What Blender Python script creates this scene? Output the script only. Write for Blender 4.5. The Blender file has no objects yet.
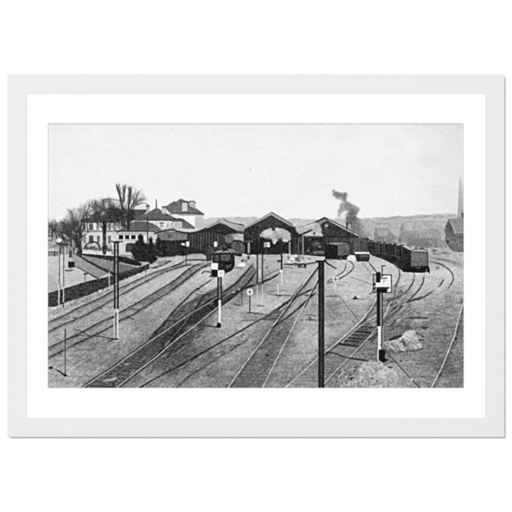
import bpy, math, random
import numpy as np

# ------------------------------------------------------------------ camera, light, exposure
scene = bpy.context.scene
COL = scene.collection
MM = 0.001
DEPTH = 0.018                      # how far the frame stands out from the wall


def wx(px):
    """millimetres across the front of the frame -> metres in the room"""
    return (px - 256.0) * MM


def wz(py):
    return (256.0 - py) * MM


cam_data = bpy.data.cameras.new("camera")
cam = bpy.data.objects.new("camera", cam_data)
COL.objects.link(cam)
CAM_DIST = 3.0
cam.location = (0.0, -DEPTH - CAM_DIST, 0.0)
cam.rotation_euler = (math.radians(90), 0, 0)
cam_data.sensor_width = 36.0
cam_data.lens = 36.0 * CAM_DIST / 0.512
cam_data.clip_end = 100.0
scene.camera = cam

world = bpy.data.worlds.new("World")
scene.world = world
world.use_nodes = True
bg = world.node_tree.nodes["Background"]
bg.inputs[0].default_value = (1, 1, 1, 1)
bg.inputs[1].default_value = 0.36

key_data = bpy.data.lights.new("studio_softbox", "AREA")
key = bpy.data.objects.new("studio_softbox", key_data)
COL.objects.link(key)
key_data.shape = "DISK"
key_data.size = 1.3
key_data.energy = 525.0
key.location = (-0.98, -8.0, 0.95)
key.rotation_euler = (math.radians(90 - 6.8), 0, math.radians(-7.0))

vs = scene.view_settings
vs.view_transform = "Standard"
vs.look = "None"
vs.exposure = 0.0
vs.gamma = 1.0
vs.use_curve_mapping = False
LIGHT_GAIN = 1.175                  # what a white of 1.0 comes out as under this light


# ------------------------------------------------------------------ materials
def material(name, color, rough=0.6, spec=0.2, noise=None, bump=None):
    m = bpy.data.materials.new(name)
    m.use_nodes = True
    nt = m.node_tree
    b = nt.nodes["Principled BSDF"]
    b.inputs["Roughness"].default_value = rough
    b.inputs["Specular IOR Level"].default_value = spec
    tc = nt.nodes.new("ShaderNodeTexCoord")
    if noise:
        scale, amount = noise
        n = nt.nodes.new("ShaderNodeTexNoise")
        n.inputs["Scale"].default_value = scale
        n.inputs["Detail"].default_value = 5
        nt.links.new(tc.outputs["Object"], n.inputs["Vector"])
        r = nt.nodes.new("ShaderNodeMapRange")
        r.inputs["To Min"].default_value = 1 - amount
        r.inputs["To Max"].default_value = 1 + amount
        nt.links.new(n.outputs["Fac"], r.inputs["Value"])
        mul = nt.nodes.new("ShaderNodeVectorMath")
        mul.operation = "SCALE"
        mul.inputs[0].default_value = color
        nt.links.new(r.outputs["Result"], mul.inputs["Scale"])
        nt.links.new(mul.outputs["Vector"], b.inputs["Base Color"])
    else:
        b.inputs["Base Color"].default_value = (*color, 1)
    if bump:
        scale, strength, dist = bump
        n2 = nt.nodes.new("ShaderNodeTexNoise")
        n2.inputs["Scale"].default_value = scale
        n2.inputs["Detail"].default_value = 4
        nt.links.new(tc.outputs["Object"], n2.inputs["Vector"])
        bp = nt.nodes.new("ShaderNodeBump")
        bp.inputs["Strength"].default_value = strength
        bp.inputs["Distance"].default_value = dist
        nt.links.new(n2.outputs["Fac"], bp.inputs["Height"])
        nt.links.new(bp.outputs["Normal"], b.inputs["Normal"])
    return m


M_WALL = material("white_wall_paint", (0.94, 0.94, 0.94), 0.8, 0.1, (30, 0.006), (900, 0.05, 0.0003))
M_FRAME = material("white_lacquered_wood", (0.714, 0.713, 0.713), 0.55, 0.15, (45, 0.010), (500, 0.06, 0.0003))
M_MAT = material("white_mat_board", (0.93, 0.93, 0.93), 0.9, 0.05, (400, 0.006), (1500, 0.08, 0.0002))

M_PRINT = bpy.data.materials.new("halftone_print_ink")
M_PRINT.use_nodes = True
_nt = M_PRINT.node_tree
_b = _nt.nodes["Principled BSDF"]
_b.inputs["Roughness"].default_value = 0.85
_b.inputs["Specular IOR Level"].default_value = 0.04
_a = _nt.nodes.new("ShaderNodeAttribute")
_a.attribute_name = "ink"
_tc = _nt.nodes.new("ShaderNodeTexCoord")
_n = _nt.nodes.new("ShaderNodeTexNoise")
_n.inputs["Scale"].default_value = 900
_n.inputs["Detail"].default_value = 2
_nt.links.new(_tc.outputs["Object"], _n.inputs["Vector"])
_r = _nt.nodes.new("ShaderNodeMapRange")
_r.inputs["To Min"].default_value = 0.94
_r.inputs["To Max"].default_value = 1.06
_nt.links.new(_n.outputs["Fac"], _r.inputs["Value"])
_m = _nt.nodes.new("ShaderNodeVectorMath")
_m.operation = "SCALE"
_nt.links.new(_a.outputs["Color"], _m.inputs[0])
_nt.links.new(_r.outputs["Result"], _m.inputs["Scale"])
_nt.links.new(_m.outputs["Vector"], _b.inputs["Base Color"])


# ------------------------------------------------------------------ helpers for objects
def mesh_object(name, verts, faces, mat, parent=None):
    me = bpy.data.meshes.new(name)
    me.from_pydata(verts, [], faces)
    me.update()
    me.materials.append(mat)
    o = bpy.data.objects.new(name, me)
    COL.objects.link(o)
    if parent is not None:
        o.parent = parent
    return o


# ------------------------------------------------------------------ the wall
wall = mesh_object("wall", [(-2.5, 0, -2.5), (2.5, 0, -2.5), (2.5, 0, 2.5), (-2.5, 0, 2.5)],
                   [(0, 1, 2, 3)], M_WALL)
wall["kind"] = "structure"

# ------------------------------------------------------------------ the framed print
picture = bpy.data.objects.new("framed_print", None)
COL.objects.link(picture)
picture["label"] = "white framed black and white print of a railway station yard with wide white mat"
picture["category"] = "framed print"

OUT = (7.2, 74.3, 504.6, 437.2)        # outer edge of the frame, mm as seen on its front
INN = (26.9, 93.6, 485.1, 417.9)       # inner edge of the frame
WIN = (48.1, 123.6, 463.7, 387.9)      # window of the mat
RAD = 1.7


def frame_rail(corner_a, corner_b, inner_a, inner_b):
    """one mitred rail: cross-sections swept from the mitre at a to the mitre at b, with its half of
    each rounded corner; an L-shaped profile whose lip laps over the mat"""
    ca, cb, ia, ib = [np.array((wx(p[0]), wz(p[1]))) for p in (corner_a, corner_b, inner_a, inner_b)]
    along = (cb - ca) / np.linalg.norm(cb - ca)
    nrm = np.array((-along[1], along[0]))            # outwards
    if np.dot(nrm, ca - ia) < 0:
        nrm = -nrm
    r = RAD * MM
    width = np.dot(ca - ia, nrm)
    # profile: (distance outwards from the inner edge, height off the wall)
    bev = 0.0009
    prof = [(0.0, 0.0171), (0.0, DEPTH - 0.0002), (0.0002, DEPTH), (width - bev, DEPTH), (width - bev * 0.3, DEPTH - bev * 0.3),
            (width, DEPTH - bev), (width, 0.0003), (0.006, 0.0003), (0.006, 0.0171)]
    # stations: mitre a, points of the corner arc, ... mitre b, given for the outer edge
    stations = []
    for end, (c, i) in enumerate(((ca, ia), (cb, ib))):
        sgn = 1 if end == 0 else -1
        arc = []
        for k in range(5):
            t = math.radians(45 * k / 4)             # 0 at the straight side, 45 deg at the mitre
            centre = c + along * sgn * r - nrm * r
            arc.append(centre + nrm * r * math.cos(t) - along * sgn * r * math.sin(t))
        stations.append((c, i, sgn, arc))
    rows = []
    for end in (0, 1):
        c, i, sgn, arc = stations[end]
        order = arc[::-1] if end == 0 else arc
        for k, q in enumerate(order):
            tt = (4 - k) / 4 if end == 0 else k / 4  # 1 at the mitre
            row = []
            for (u, h) in prof:
                f = u / width
                start = i + along * sgn * (1 - tt) * r       # inner edge; the outer end follows the corner's arc
                p = start + (q - start) * f
                row.append((p[0], -h, p[1]))
            rows.append(row)
    n = len(prof)
    verts = [v for row in rows for v in row]
    faces = []
    for a in range(len(rows) - 1):
        for k in range(n):
            k2 = (k + 1) % n
            faces.append((a * n + k, a * n + k2, (a + 1) * n + k2, (a + 1) * n + k))
    faces.append(tuple(range(n))[::-1])
    faces.append(tuple((len(rows) - 1) * n + k for k in range(n)))
    o = mesh_object("frame_rail", verts, faces, M_FRAME, picture)
    import bmesh
    bm = bmesh.new()
    bm.from_mesh(o.data)
    bmesh.ops.recalc_face_normals(bm, faces=bm.faces)
    bm.to_mesh(o.data)
    bm.free()
    return o


OC = [(OUT[0], OUT[1]), (OUT[2], OUT[1]), (OUT[2], OUT[3]), (OUT[0], OUT[3])]
IC = [(INN[0], INN[1]), (INN[2], INN[1]), (INN[2], INN[3]), (INN[0], INN[3])]
for k, lab in enumerate(("top rail of the white frame", "rail of the white frame beside the tall mill chimney",
                         "bottom rail of the white frame", "rail of the white frame beside the hedge and road")):
    frame_rail(OC[k], OC[(k + 1) % 4], IC[k], IC[(k + 1) % 4])["label"] = lab


def make_mat():
    ho, hb = 0.0169, 0.0157
    e = 5.0
    o = (INN[0] - e, INN[1] - e, INN[2] + e, INN[3] + e)
    b = 0.7

    def ring(x0, y0, x1, y1, h):
        return [(wx(x0), -h, wz(y0)), (wx(x1), -h, wz(y0)), (wx(x1), -h, wz(y1)), (wx(x0), -h, wz(y1))]
    v = ring(*o, ho) + ring(WIN[0] - b, WIN[1] - b, WIN[2] + b, WIN[3] + b, ho) + ring(*WIN, hb) + ring(*o, hb)
    f = []
    for k in range(4):
        k2 = (k + 1) % 4
        f += [(k, k2, 4 + k2, 4 + k)[::-1], (4 + k, 4 + k2, 8 + k2, 8 + k)[::-1],
              (8 + k, 8 + k2, 12 + k2, 12 + k)[::-1], (12 + k, 12 + k2, k2, k)[::-1]]
    m = mesh_object("mat_board", v, f, M_MAT, picture)
    m["label"] = "wide white mat with a bevelled window"
    return m


make_mat()

# ------------------------------------------------------------------ the print: its ink is drawn here, in
# millimetres of the sheet, as the tone of every point of the paper (a photograph printed in black ink)
# --- PAINT BEGIN
S = 3
PX0, PY0, PW, PH = 46, 121, 420, 270
W, H = PW * S, PH * S
GX = PX0 + (np.arange(W) + 0.5) / S
GY = PY0 + (np.arange(H) + 0.5) / S
img = np.full((H, W), 240.0)
lab_names = ["sky"]
lab = np.zeros((H, W), dtype=np.int16)
rng = np.random.default_rng(7)
rnd = random.Random(11)


def vnoise(sx, sy, seed, ang=0.0, oct=1):
    """smooth value noise in -1..1 over the sheet; cells of sx by sy mm, turned by ang"""
    r = np.random.default_rng(seed)
    out = np.zeros((H, W), dtype=np.float32)
    amp, tot = 1.0, 0.0
    c, s = math.cos(ang), math.sin(ang)
    for o in range(oct):
        U = ((GX[None, :] - 40) * c + (GY[:, None] - 100) * s) / sx + 500
        V = (-(GX[None, :] - 40) * s + (GY[:, None] - 100) * c) / sy + 500
        iu, iv = np.floor(U).astype(np.int32), np.floor(V).astype(np.int32)
        fu, fv = (U - iu).astype(np.float32), (V - iv).astype(np.float32)
        fu, fv = fu * fu * (3 - 2 * fu), fv * fv * (3 - 2 * fv)
        tab = r.uniform(-1, 1, (512, 512)).astype(np.float32)
        g = lambda a, b: tab[a & 511, b & 511]
        out += amp * ((g(iu, iv) * (1 - fu) + g(iu + 1, iv) * fu) * (1 - fv) + (g(iu, iv + 1) * (1 - fu) + g(iu + 1, iv + 1) * fu) * fv)
        tot += amp
        amp *= 0.6
        sx, sy = sx * 0.5, sy * 0.5
    return out / tot * 1.35


N1 = vnoise(1.0, 1.0, 1)
N2 = vnoise(2.4, 2.0, 2, 0.3, 2)
N4 = vnoise(5.0, 3.0, 3, 0.0, 3)
NS = vnoise(9.0, 1.6, 4, 0.05, 2)          # level streaks
ND = vnoise(10.0, 1.8, 5, -0.62, 2)        # streaks that follow the near tracks
NB = vnoise(22.0, 16.0, 6, 0.0, 3)
NV = vnoise(1.1, 9.0, 8, 0.0, 1)           # upright streaks
FIELDS = {"1": N1, "2": N2, "4": N4, "s": NS, "d": ND, "b": NB, "v": NV}

TILE = {"A": 176, "B": 224, "C": 276, "D": 328}
TCOL = [None, 48, 112, 176, 240, 304, 352, 404]


def Z(tile, *pts):
    """points read off an eightfold enlargement of one square of the sheet"""
    ox, oy = TCOL[int(tile[1])], TILE[tile[0]]
    return [(ox + x / 8.0, oy + y / 8.0) for x, y in pts]


def E(ox, oy, size, *pts):
    """the same for a square of any size"""
    return [(ox + x * size / 512.0, oy + y * size / 512.0) for x, y in pts]


def label_id(name):
    if name not in lab_names:
        lab_names.append(name)
    return lab_names.index(name)


def box(xmin, ymin, xmax, ymax, pad):
    x0 = max(0, int((xmin - pad - PX0) * S)); x1 = min(W, int((xmax + pad - PX0) * S) + 2)
    y0 = max(0, int((ymin - pad - PY0) * S)); y1 = min(H, int((ymax + pad - PY0) * S) + 2)
    return (x0, x1, y0, y1) if x1 > x0 and y1 > y0 else None


def blur(a, sig):
    n = max(1, int(3 * sig))
    k = np.exp(-0.5 * (np.arange(-n, n + 1) / sig) ** 2)
    k /= k.sum()
    p = np.pad(a, ((n, n), (0, 0)), mode="edge")
    a = sum(k[i] * p[i:i + a.shape[0]] for i in range(2 * n + 1))
    p = np.pad(a, ((0, 0), (n, n)), mode="edge")
    return sum(k[i] * p[:, i:i + a.shape[1]] for i in range(2 * n + 1))


def lay(b, cov, g, a, n, l, thr=0.5):
    x0, x1, y0, y1 = b
    if isinstance(g, tuple):
        t = np.linspace(0, 1, y1 - y0)[:, None]
        val = g[0] + (g[1] - g[0]) * t
    else:
        val = np.full((1, 1), float(g))
    val = val + np.zeros((y1 - y0, x1 - x0))
    for key, amp in (n or {}).items():
        val = val + FIELDS[key][y0:y1, x0:x1] * amp
    c = cov * a
    img[y0:y1, x0:x1] = img[y0:y1, x0:x1] * (1 - c) + val * c
    if l:
        sub = lab[y0:y1, x0:x1]
        sub[cov > thr] = label_id(l)


def inside(b, P):
    x0, x1, y0, y1 = b
    acc = np.zeros((y1 - y0, x1 - x0), dtype=np.float32)
    for dx in (-0.25, 0.25):
        for dy in (-0.25, 0.25):
            xs = PX0 + (np.arange(x0, x1) + 0.5 + dx) / S
            ys = PY0 + (np.arange(y0, y1) + 0.5 + dy) / S
            ins = np.zeros((y1 - y0, x1 - x0), dtype=bool)
            for k in range(len(P)):
                (ax, ay), (bx, by) = P[k], P[(k + 1) % len(P)]
                if ay == by:
                    continue
                rows = ((ys >= min(ay, by)) & (ys < max(ay, by)))
                if not rows.any():
                    continue
                xi = ax + (ys[rows] - ay) * (bx - ax) / (by - ay)
                ins[rows] ^= xs[None, :] < xi[:, None]
            acc += ins
    return acc / 4


def poly(P, g, a=1.0, n=None, l=None, soft=0.0, ragged=0.0):
    if ragged:
        Q = []
        for k in range(len(P)):
            (ax, ay), (bx, by) = P[k], P[(k + 1) % len(P)]
            m = max(1, int(math.hypot(bx - ax, by - ay) / max(0.6, ragged)))
            for j in range(m):
                t = j / m
                Q.append((ax + (bx - ax) * t + rnd.uniform(-ragged, ragged) * (j > 0), ay + (by - ay) * t + rnd.uniform(-ragged, ragged) * (j > 0)))
        P = Q
    xs, ys = [p[0] for p in P], [p[1] for p in P]
    b = box(min(xs), min(ys), max(xs), max(ys), 3 * soft + 0.5)
    if b is None:
        return
    cov = inside(b, P)
    if soft:
        cov = blur(cov, soft * S)
    lay(b, cov, g, a, n, l)


def rect(x0, y0, x1, y1, g, a=1.0, n=None, l=None, soft=0.0):
    poly([(x0, y0), (x1, y0), (x1, y1), (x0, y1)], g, a, n, l, soft)


def zrect(t, x0, y0, x1, y1, g, a=1.0, n=None, l=None, soft=0.0):
    (p, q) = Z(t, (x0, y0), (x1, y1))
    rect(p[0], p[1], q[0], q[1], g, a, n, l, soft)


def smooth(P, m=5):
    """Catmull-Rom through the points"""
    if len(P) < 3:
        return P
    out = []
    for k in range(len(P) - 1):
        p0, p1, p2, p3 = P[max(0, k - 1)], P[k], P[k + 1], P[min(len(P) - 1, k + 2)]
        for j in range(m):
            t = j / m
            out.append(tuple(0.5 * (2 * p1[i] + (p2[i] - p0[i]) * t + (2 * p0[i] - 5 * p1[i] + 4 * p2[i] - p3[i]) * t * t
                                    + (3 * p1[i] - p0[i] - 3 * p2[i] + p3[i]) * t ** 3) for i in (0, 1)))
    out.append(P[-1])
    return out


def line(P, w, g, a=1.0, n=None, l=None, soft=0.0, curve=True, patchy=0.0, off=(0, 0), thr=0.5, fade=0.0):
    """a stroke along P; w one width or (first, last), mm"""
    if curve:
        P = smooth(P)
    P = [(x + off[0], y + off[1]) for x, y in P]
    w0, w1 = w if isinstance(w, tuple) else (w, w)
    xs, ys = [p[0] for p in P], [p[1] for p in P]
    wm = max(w0, w1)
    b = box(min(xs), min(ys), max(xs), max(ys), wm + 3 * soft + 0.6)
    if b is None:
        return
    x0, x1, y0, y1 = b
    best = np.zeros((y1 - y0, x1 - x0), dtype=np.float32)
    L = [0.0]
    for k in range(len(P) - 1):
        L.append(L[-1] + math.hypot(P[k + 1][0] - P[k][0], P[k + 1][1] - P[k][1]))
    tot = L[-1] or 1
    for k in range(len(P) - 1):
        (ax, ay), (bx, by) = P[k], P[k + 1]
        sb = box(min(ax, bx), min(ay, by), max(ax, bx), max(ay, by), wm + 0.6)
        if sb is None:
            continue
        X = GX[None, sb[0]:sb[1]]; Y = GY[sb[2]:sb[3], None]
        dx, dy = bx - ax, by - ay
        ll = dx * dx + dy * dy or 1e-9
        t = np.clip(((X - ax) * dx + (Y - ay) * dy) / ll, 0, 1)
        d = np.hypot(X - ax - t * dx, Y - ay - t * dy)
        ww = w0 + (w1 - w0) * (L[k] + t * (L[k + 1] - L[k])) / tot
        c = np.clip((ww / 2 - d) * S + 0.5, 0, 1) * np.minimum(1, ww * S)
        if fade:
            q = (L[k] + t * (L[k + 1] - L[k])) / tot
            c = c * np.clip(np.minimum(q, 1 - q) / fade + 0.1, 0, 1)
        sl = (slice(sb[2] - y0, sb[3] - y0), slice(sb[0] - x0, sb[1] - x0))
        best[sl] = np.maximum(best[sl], c)
    if soft:
        best = blur(best, soft * S)
    if patchy:
        best = best * np.clip(1 + patchy * (N2[y0:y1, x0:x1] + N4[y0:y1, x0:x1]), 0, 1.3).clip(0, 1)
    lay(b, best, g, a, n, l, thr)


def dot(x, y, rx, ry, g, a=1.0, n=None, l=None, soft=0.15):
    P = [(x + rx * math.cos(t * math.pi / 9), y + ry * math.sin(t * math.pi / 9)) for t in range(18)]
    poly(P, g, a, n, l, soft)


def specks(P, count, g, r, a=0.8, soft=0.1, flat=1.0):
    """small marks scattered inside the polygon P, tones from g, sizes from r"""
    xs, ys = [p[0] for p in P], [p[1] for p in P]
    done = 0
    for _ in range(count * 8):
        x, y = rnd.uniform(min(xs), max(xs)), rnd.uniform(min(ys), max(ys))
        ins = False
        for k in range(len(P)):
            (ax, ay), (bx, by) = P[k], P[(k + 1) % len(P)]
            if (ay > y) != (by > y) and x < ax + (y - ay) * (bx - ax) / (by - ay):
                ins = not ins
        if not ins:
            continue
        q = rnd.uniform(*r)
        dot(x, y, q * rnd.uniform(0.7, 1.4), q * rnd.uniform(0.5, 1.0) * flat, rnd.uniform(*g), a * rnd.uniform(0.5, 1), None, None, soft)
        done += 1
        if done >= count:
            break


def branch(x, y, ang, length, w, depth, g, l, spread=0.5, up=0.25, a=0.8):
    n = 3
    P = [(x, y)]
    for _ in range(n):
        ang += rnd.uniform(-0.16, 0.16)
        ang += (-math.pi / 2 - ang) * up * 0.3
        x += math.cos(ang) * length / n
        y += math.sin(ang) * length / n
        P.append((x, y))
    line(P, (w, w * 0.65), g, a, None, l if w > 0.45 else None, curve=False)
    if depth == 0:
        return
    for k in range(3 if depth > 1 else 3):
        q = P[rnd.choice((1, 2, 3, 3))]
        branch(q[0], q[1], ang + rnd.uniform(-spread, spread), length * rnd.uniform(0.55, 0.8), w * 0.62, depth - 1, g + 8, l, spread, up, a * 0.92)


def ground_tone(points, sig):
    st = 6
    xs, ys = GX[::st], GY[::st]
    num = np.zeros((len(ys), len(xs))); den = np.zeros_like(num)
    for (px, py, g) in points:
        d2 = (xs[None, :] - px) ** 2 + ((ys[:, None] - py) * 1.25) ** 2
        k = np.exp(-d2 / (2 * sig * sig)) + 1e-3 / (1 + d2 / 100)
        num += k * g; den += k
    f = num / den
    return np.kron(f, np.ones((st, st)))[:H, :W]


# ---- sky
Y = GY[:, None] + 0 * GX[None, :]
X = GX[None, :] + 0 * GY[:, None]
sky = 243.5 - 9 * np.exp(-(Y - 123) / 7.0) - 13 * np.clip((X - 395) / 70, 0, 1) ** 1.6 - 4 * np.exp(-(X - 48) / 14)
sky = sky + NB * 2.0 + N4 * 1.3 + N1 * 1.6
img[:] = sky
for (x, y, r, g) in ((150, 148, 5, 232), (203, 145, 3, 234), (430, 160, 14, 229), (395, 143, 9, 235)):
    dot(x, y, r, r * 0.5, g, 0.5, soft=2.5)
for (x, y, r) in ((264.5, 148.4, .5), (250.2, 170, .7), (378.8, 177.3, .4), (116, 147.4, .4), (349.4, 124.4, .6), (139, 146, .35), (398, 168, .35), (172.5, 129, .6)):
    dot(x, y, r, r * .8, 150, 0.55)
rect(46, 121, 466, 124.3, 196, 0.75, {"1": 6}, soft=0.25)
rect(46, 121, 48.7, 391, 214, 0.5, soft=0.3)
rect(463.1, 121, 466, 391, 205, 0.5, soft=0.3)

# ---- far hills
hz = [(46, 223), (60, 222), (110, 220), (176, 219)] + Z("A3", (230, 345), (262, 336), (330, 332), (400, 328), (512, 326)) \
    + Z("A4", (20, 332), (60, 327), (120, 325), (160, 342), (250, 344), (380, 347), (420, 335), (470, 340), (512, 346)) \
    + Z("A5", (80, 347), (220, 344), (330, 341), (430, 346)) \
    + Z("A6", (60, 346), (200, 350), (260, 337), (330, 327), (385, 318), (415, 324), (512, 312)) \
    + Z("A7", (130, 306), (170, 311), (230, 306), (280, 301), (310, 305), (350, 294), (380, 300), (420, 301), (512, 300))
poly(hz + [(466, 262), (46, 262)], (202, 182), 1, {"4": 8, "1": 7, "2": 6, "b": 5}, "hills", soft=0.25, ragged=0.35)
poly(Z("A6", (40, 352), (200, 356), (260, 345), (380, 328), (512, 345)) + Z("A7", (180, 350), (330, 362), (512, 362)) + [(466, 262), (360, 262)], (186, 178), 0.8, {"4": 9, "1": 7, "s": 6}, None, soft=0.5)
line(Z("A6", (200, 384), (290, 380)), 1.4, 135, 0.5, soft=0.4)
line(Z("A6", (255, 342), (385, 320)), 0.9, 135, 0.6, soft=0.25)
line(Z("A7", (0, 368), (150, 362), (330, 366)), 0.8, 150, 0.6, soft=0.3)
line(Z("A7", (0, 455), (180, 450), (330, 452)), 0.8, 140, 0.6, soft=0.3)
poly(Z("A6", (200, 430), (200, 400), (310, 385), (330, 430), (330, 480), (200, 480)), 186, 0.5, {"1": 5}, soft=0.6)
# misty houses before the hill
poly([(374, 242), (374.8, 229.5), (376, 226.8), (377.5, 228.5), (388, 227.6), (394, 235), (394, 242)], (150, 136), 0.8, {"1": 9, "4": 6}, "far spire", soft=0.35)
poly([(374.4, 242), (375, 229.5), (376, 226.6), (377.4, 231), (377.8, 242)], 132, 0.5, {"1": 6}, None, soft=0.3)
poly([(378, 231), (388, 230), (388, 236), (378, 236)], 186, 0.5, None, None, soft=0.4)
poly([(398.6, 242), (400, 229), (402.5, 223.2), (405, 230), (418, 231), (420, 242)], (148, 136), 0.8, {"1": 9, "4": 6}, "far gable", soft=0.35)
poly([(399.6, 242), (400.6, 230), (402.5, 223.4), (404.6, 231), (405, 242)], 140, 0.4, {"1": 6}, None, soft=0.3)
for (x0_, y0_, x1_, y1_, g) in ((407, 234, 418, 240, 178), (380, 238, 392, 243, 176), (420, 228, 444, 231, 160), (412, 238, 440, 241, 120), (424, 243, 436, 247, 116), (406, 243, 414, 248, 128)):
    rect(x0_, y0_, x1_, y1_, g, 0.55, {"1": 10}, None, soft=0.35)
poly(Z("A6", (200, 512), (200, 485), (260, 490), (290, 485), (330, 500), (330, 512)), 128, 0.6, soft=0.4)
poly(Z("B6", (190, 130), (200, 100), (280, 90), (330, 130), (330, 150), (190, 150)), 132, 0.7, {"1": 8, "4": 8}, "far sheds", soft=0.3)
poly(Z("B6", (290, 90), (330, 135), (350, 130)), 200, 0.6, soft=0.3)
poly(Z("B6", (365, 120), (385, 105), (400, 120), (400, 160), (365, 155)), 120, 0.7, soft=0.3)
poly(Z("B6", (400, 95), (512, 85), (512, 150), (400, 150)), 150, 0.7, {"1": 8}, soft=0.4)
poly(Z("B7", (25, 105), (60, 92), (110, 110), (200, 112), (272, 112), (275, 190), (25, 180)), (144, 116), 0.9, {"1": 8, "4": 8}, "far warehouse", soft=0.3)
poly(Z("B7", (90, 140), (110, 115), (110, 140)), 90, 0.6, soft=0.25)
poly(Z("B7", (0, 60), (330, 60), (330, 82), (0, 86)), 178, 0.4, soft=0.4)
poly(Z("B7", (278, 120), (330, 125), (352, 190), (278, 195)), 160, 0.6, {"1": 6}, soft=0.4)

for (P, g, a_) in (([(364, 240), (364, 234), (368, 231), (372, 234), (372, 242)], 150, 0.6), ([(386, 243), (386, 236), (391, 233), (397, 236), (397, 244)], 138, 0.6), ([(406, 238), (407, 234), (424, 233), (426, 238)], 142, 0.6),
                   ([(424, 238), (425, 231), (432, 228), (440, 231), (441, 239)], 148, 0.55), ([(438, 247), (438, 240), (447, 240), (448, 248)], 136, 0.6), ([(410, 248), (410, 243), (436, 243), (436, 248)], 126, 0.6)):
    poly(P, g, a_, {"1": 12, "4": 8}, None, soft=0.3)
for (x, y) in [(363 + k * 3.4 + rnd.uniform(-1, 1), 237 + rnd.uniform(-6, 9)) for k in range(26)]:
    rect(x, y, x + rnd.uniform(0.8, 1.8), y + rnd.uniform(1.2, 2.6), rnd.choice((108, 122, 190, 200)), 0.5, None, None, soft=0.25)
for k in range(70):
    x = 357 + k * 1.5
    dot(x, 219.2 - 0.035 * (x - 357) + rnd.uniform(-0.8, 1.2), rnd.uniform(0.8, 1.8), rnd.uniform(0.6, 1.3), rnd.uniform(150, 176), 0.55, {"1": 10}, None, soft=0.35)
# ---- tall chimney and factory at the edge
poly(Z("A7", (443, 10), (464, 10), (474, 340), (430, 340)), (206, 164), 1, {"1": 4, "v": 4}, "tall chimney", soft=0.35)
poly(Z("A7", (456, 60), (480, 60), (480, 340), (460, 340)), (205, 150), 0.6, soft=0.4)
zrect("A7", 462, 295, 480, 332, 96, 0.9, soft=0.2)
F = "factory"
poly(Z("A7", (366, 340), (480, 332), (480, 470), (412, 466)), (146, 150), 1, {"1": 10, "4": 10}, F)
poly(Z("A7", (355, 344), (366, 345), (414, 462), (480, 462), (480, 612), (440, 606), (400, 588), (366, 570), (346, 545), (334, 500), (326, 430)), (90, 116), 1, {"1": 16, "4": 16, "2": 10}, F, soft=0.3, ragged=0.4)
poly(Z("A7", (415, 466), (480, 466), (480, 600), (420, 600)), 122, 0.9, {"1": 10, "v": 16}, F)
line(Z("A7", (364, 345), (414, 460)), 0.9, 196, 0.85, soft=0.1)
line(Z("A7", (412, 464), (480, 463)), 0.5, 62, 0.8)
line(Z("B7", (332, 110), (370, 190), (420, 215), (480, 222)), (0.8, 1.6), 70, 0.75, soft=0.2)
for x in (430, 448, 462):
    line(Z("B7", (x, 90), (x, 205)), 0.6, 84, 0.7, curve=False)
zrect("B7", 340, 130, 360, 160, 66, 0.6, soft=0.2)
zrect("B7", 376, 145, 405, 152, 160, 0.7, soft=0.15)

# ---- the yard
GP = [(52, 312, 178), (60, 330, 168), (56, 345, 160), (52, 365, 165), (60, 385, 168), (75, 380, 172), (90, 372, 152), (97, 357, 138), (85, 350, 150),
      (100, 345, 145), (105, 320, 168), (90, 312, 160), (75, 325, 166), (130, 300, 168), (125, 332, 166), (140, 330, 150), (138, 348, 138), (120, 356, 135),
      (155, 315, 155), (165, 302, 165), (150, 290, 186), (170, 278, 182), (185, 285, 178), (200, 303, 160), (210, 275, 190), (230, 275, 185), (225, 262, 190),
      (235, 300, 148), (232, 315, 165), (227, 333, 160), (205, 335, 138), (190, 347, 112), (180, 352, 100), (200, 352, 130), (215, 340, 152), (237, 325, 175),
      (250, 312, 180), (262, 330, 145), (245, 347, 155), (230, 360, 150), (215, 370, 138), (200, 380, 145), (240, 382, 128), (255, 370, 112), (270, 347, 106),
      (276, 332, 100), (262, 384, 140), (284, 345, 128), (295, 352, 166), (302, 338, 178), (288, 372, 148), (285, 385, 152), (310, 330, 176), (312, 312, 166),
      (330, 306, 158), (330, 325, 166), (345, 310, 166), (345, 290, 182), (332, 312, 146), (360, 300, 186), (355, 285, 190), (370, 290, 186), (362, 312, 162),
      (350, 275, 188), (420, 290, 182), (432, 302, 170), (442, 312, 158), (457, 300, 160), (457, 340, 138), (440, 340, 128), (435, 360, 118), (450, 365, 128),
      (457, 380, 138), (425, 375, 140), (415, 385, 150), (410, 370, 156), (400, 378, 166), (422, 355, 134), (430, 325, 146), (410, 320, 150), (395, 320, 132),
      (390, 335, 122), (400, 270, 192), (430, 280, 192), (445, 275, 192), (458, 285, 178), (435, 257, 170), (455, 257, 172), (310, 378, 138), (330, 372, 130),
      (342, 380, 140), (312, 386, 158), (335, 352, 140), (350, 360, 150), (265, 265, 172), (290, 270, 180), (295, 282, 192), (275, 290, 165), (300, 292, 150),
      (310, 275, 176), (250, 277, 136), (245, 286, 128), (240, 265, 166), (256, 303, 192), (283, 302, 190), (245, 320, 170), (380, 345, 130), (365, 350, 128), (400, 300, 150), (385, 305, 140)]
yard_top = [(46, 256), (75, 253), (150, 262), (176, 256), (205, 254), (236, 252), (300, 253), (345, 256), (362, 252), (400, 250), (428, 251), (466, 252)]
gt = ground_tone(GP, 8.0)
gt = blur(gt, 5.0)
depth = np.clip((GY[:, None] - 250) / 138, 0, 1)
NF = vnoise(0.75, 0.7, 21, 0.2)
NS2 = vnoise(14.0, 1.1, 22, 0.02, 3)
NR = vnoise(11.0, 1.3, 23, -0.66, 3)
NQ = vnoise(12.0, 1.2, 24, -0.5, 2)
right = np.clip((X - 375) / 25, 0, 1) * np.clip((425 - X) / 20, 0, 1) * np.clip((332 - Y) / 10, 0, 1)
left = np.clip((300 - X) / 40, 0, 1)
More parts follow.
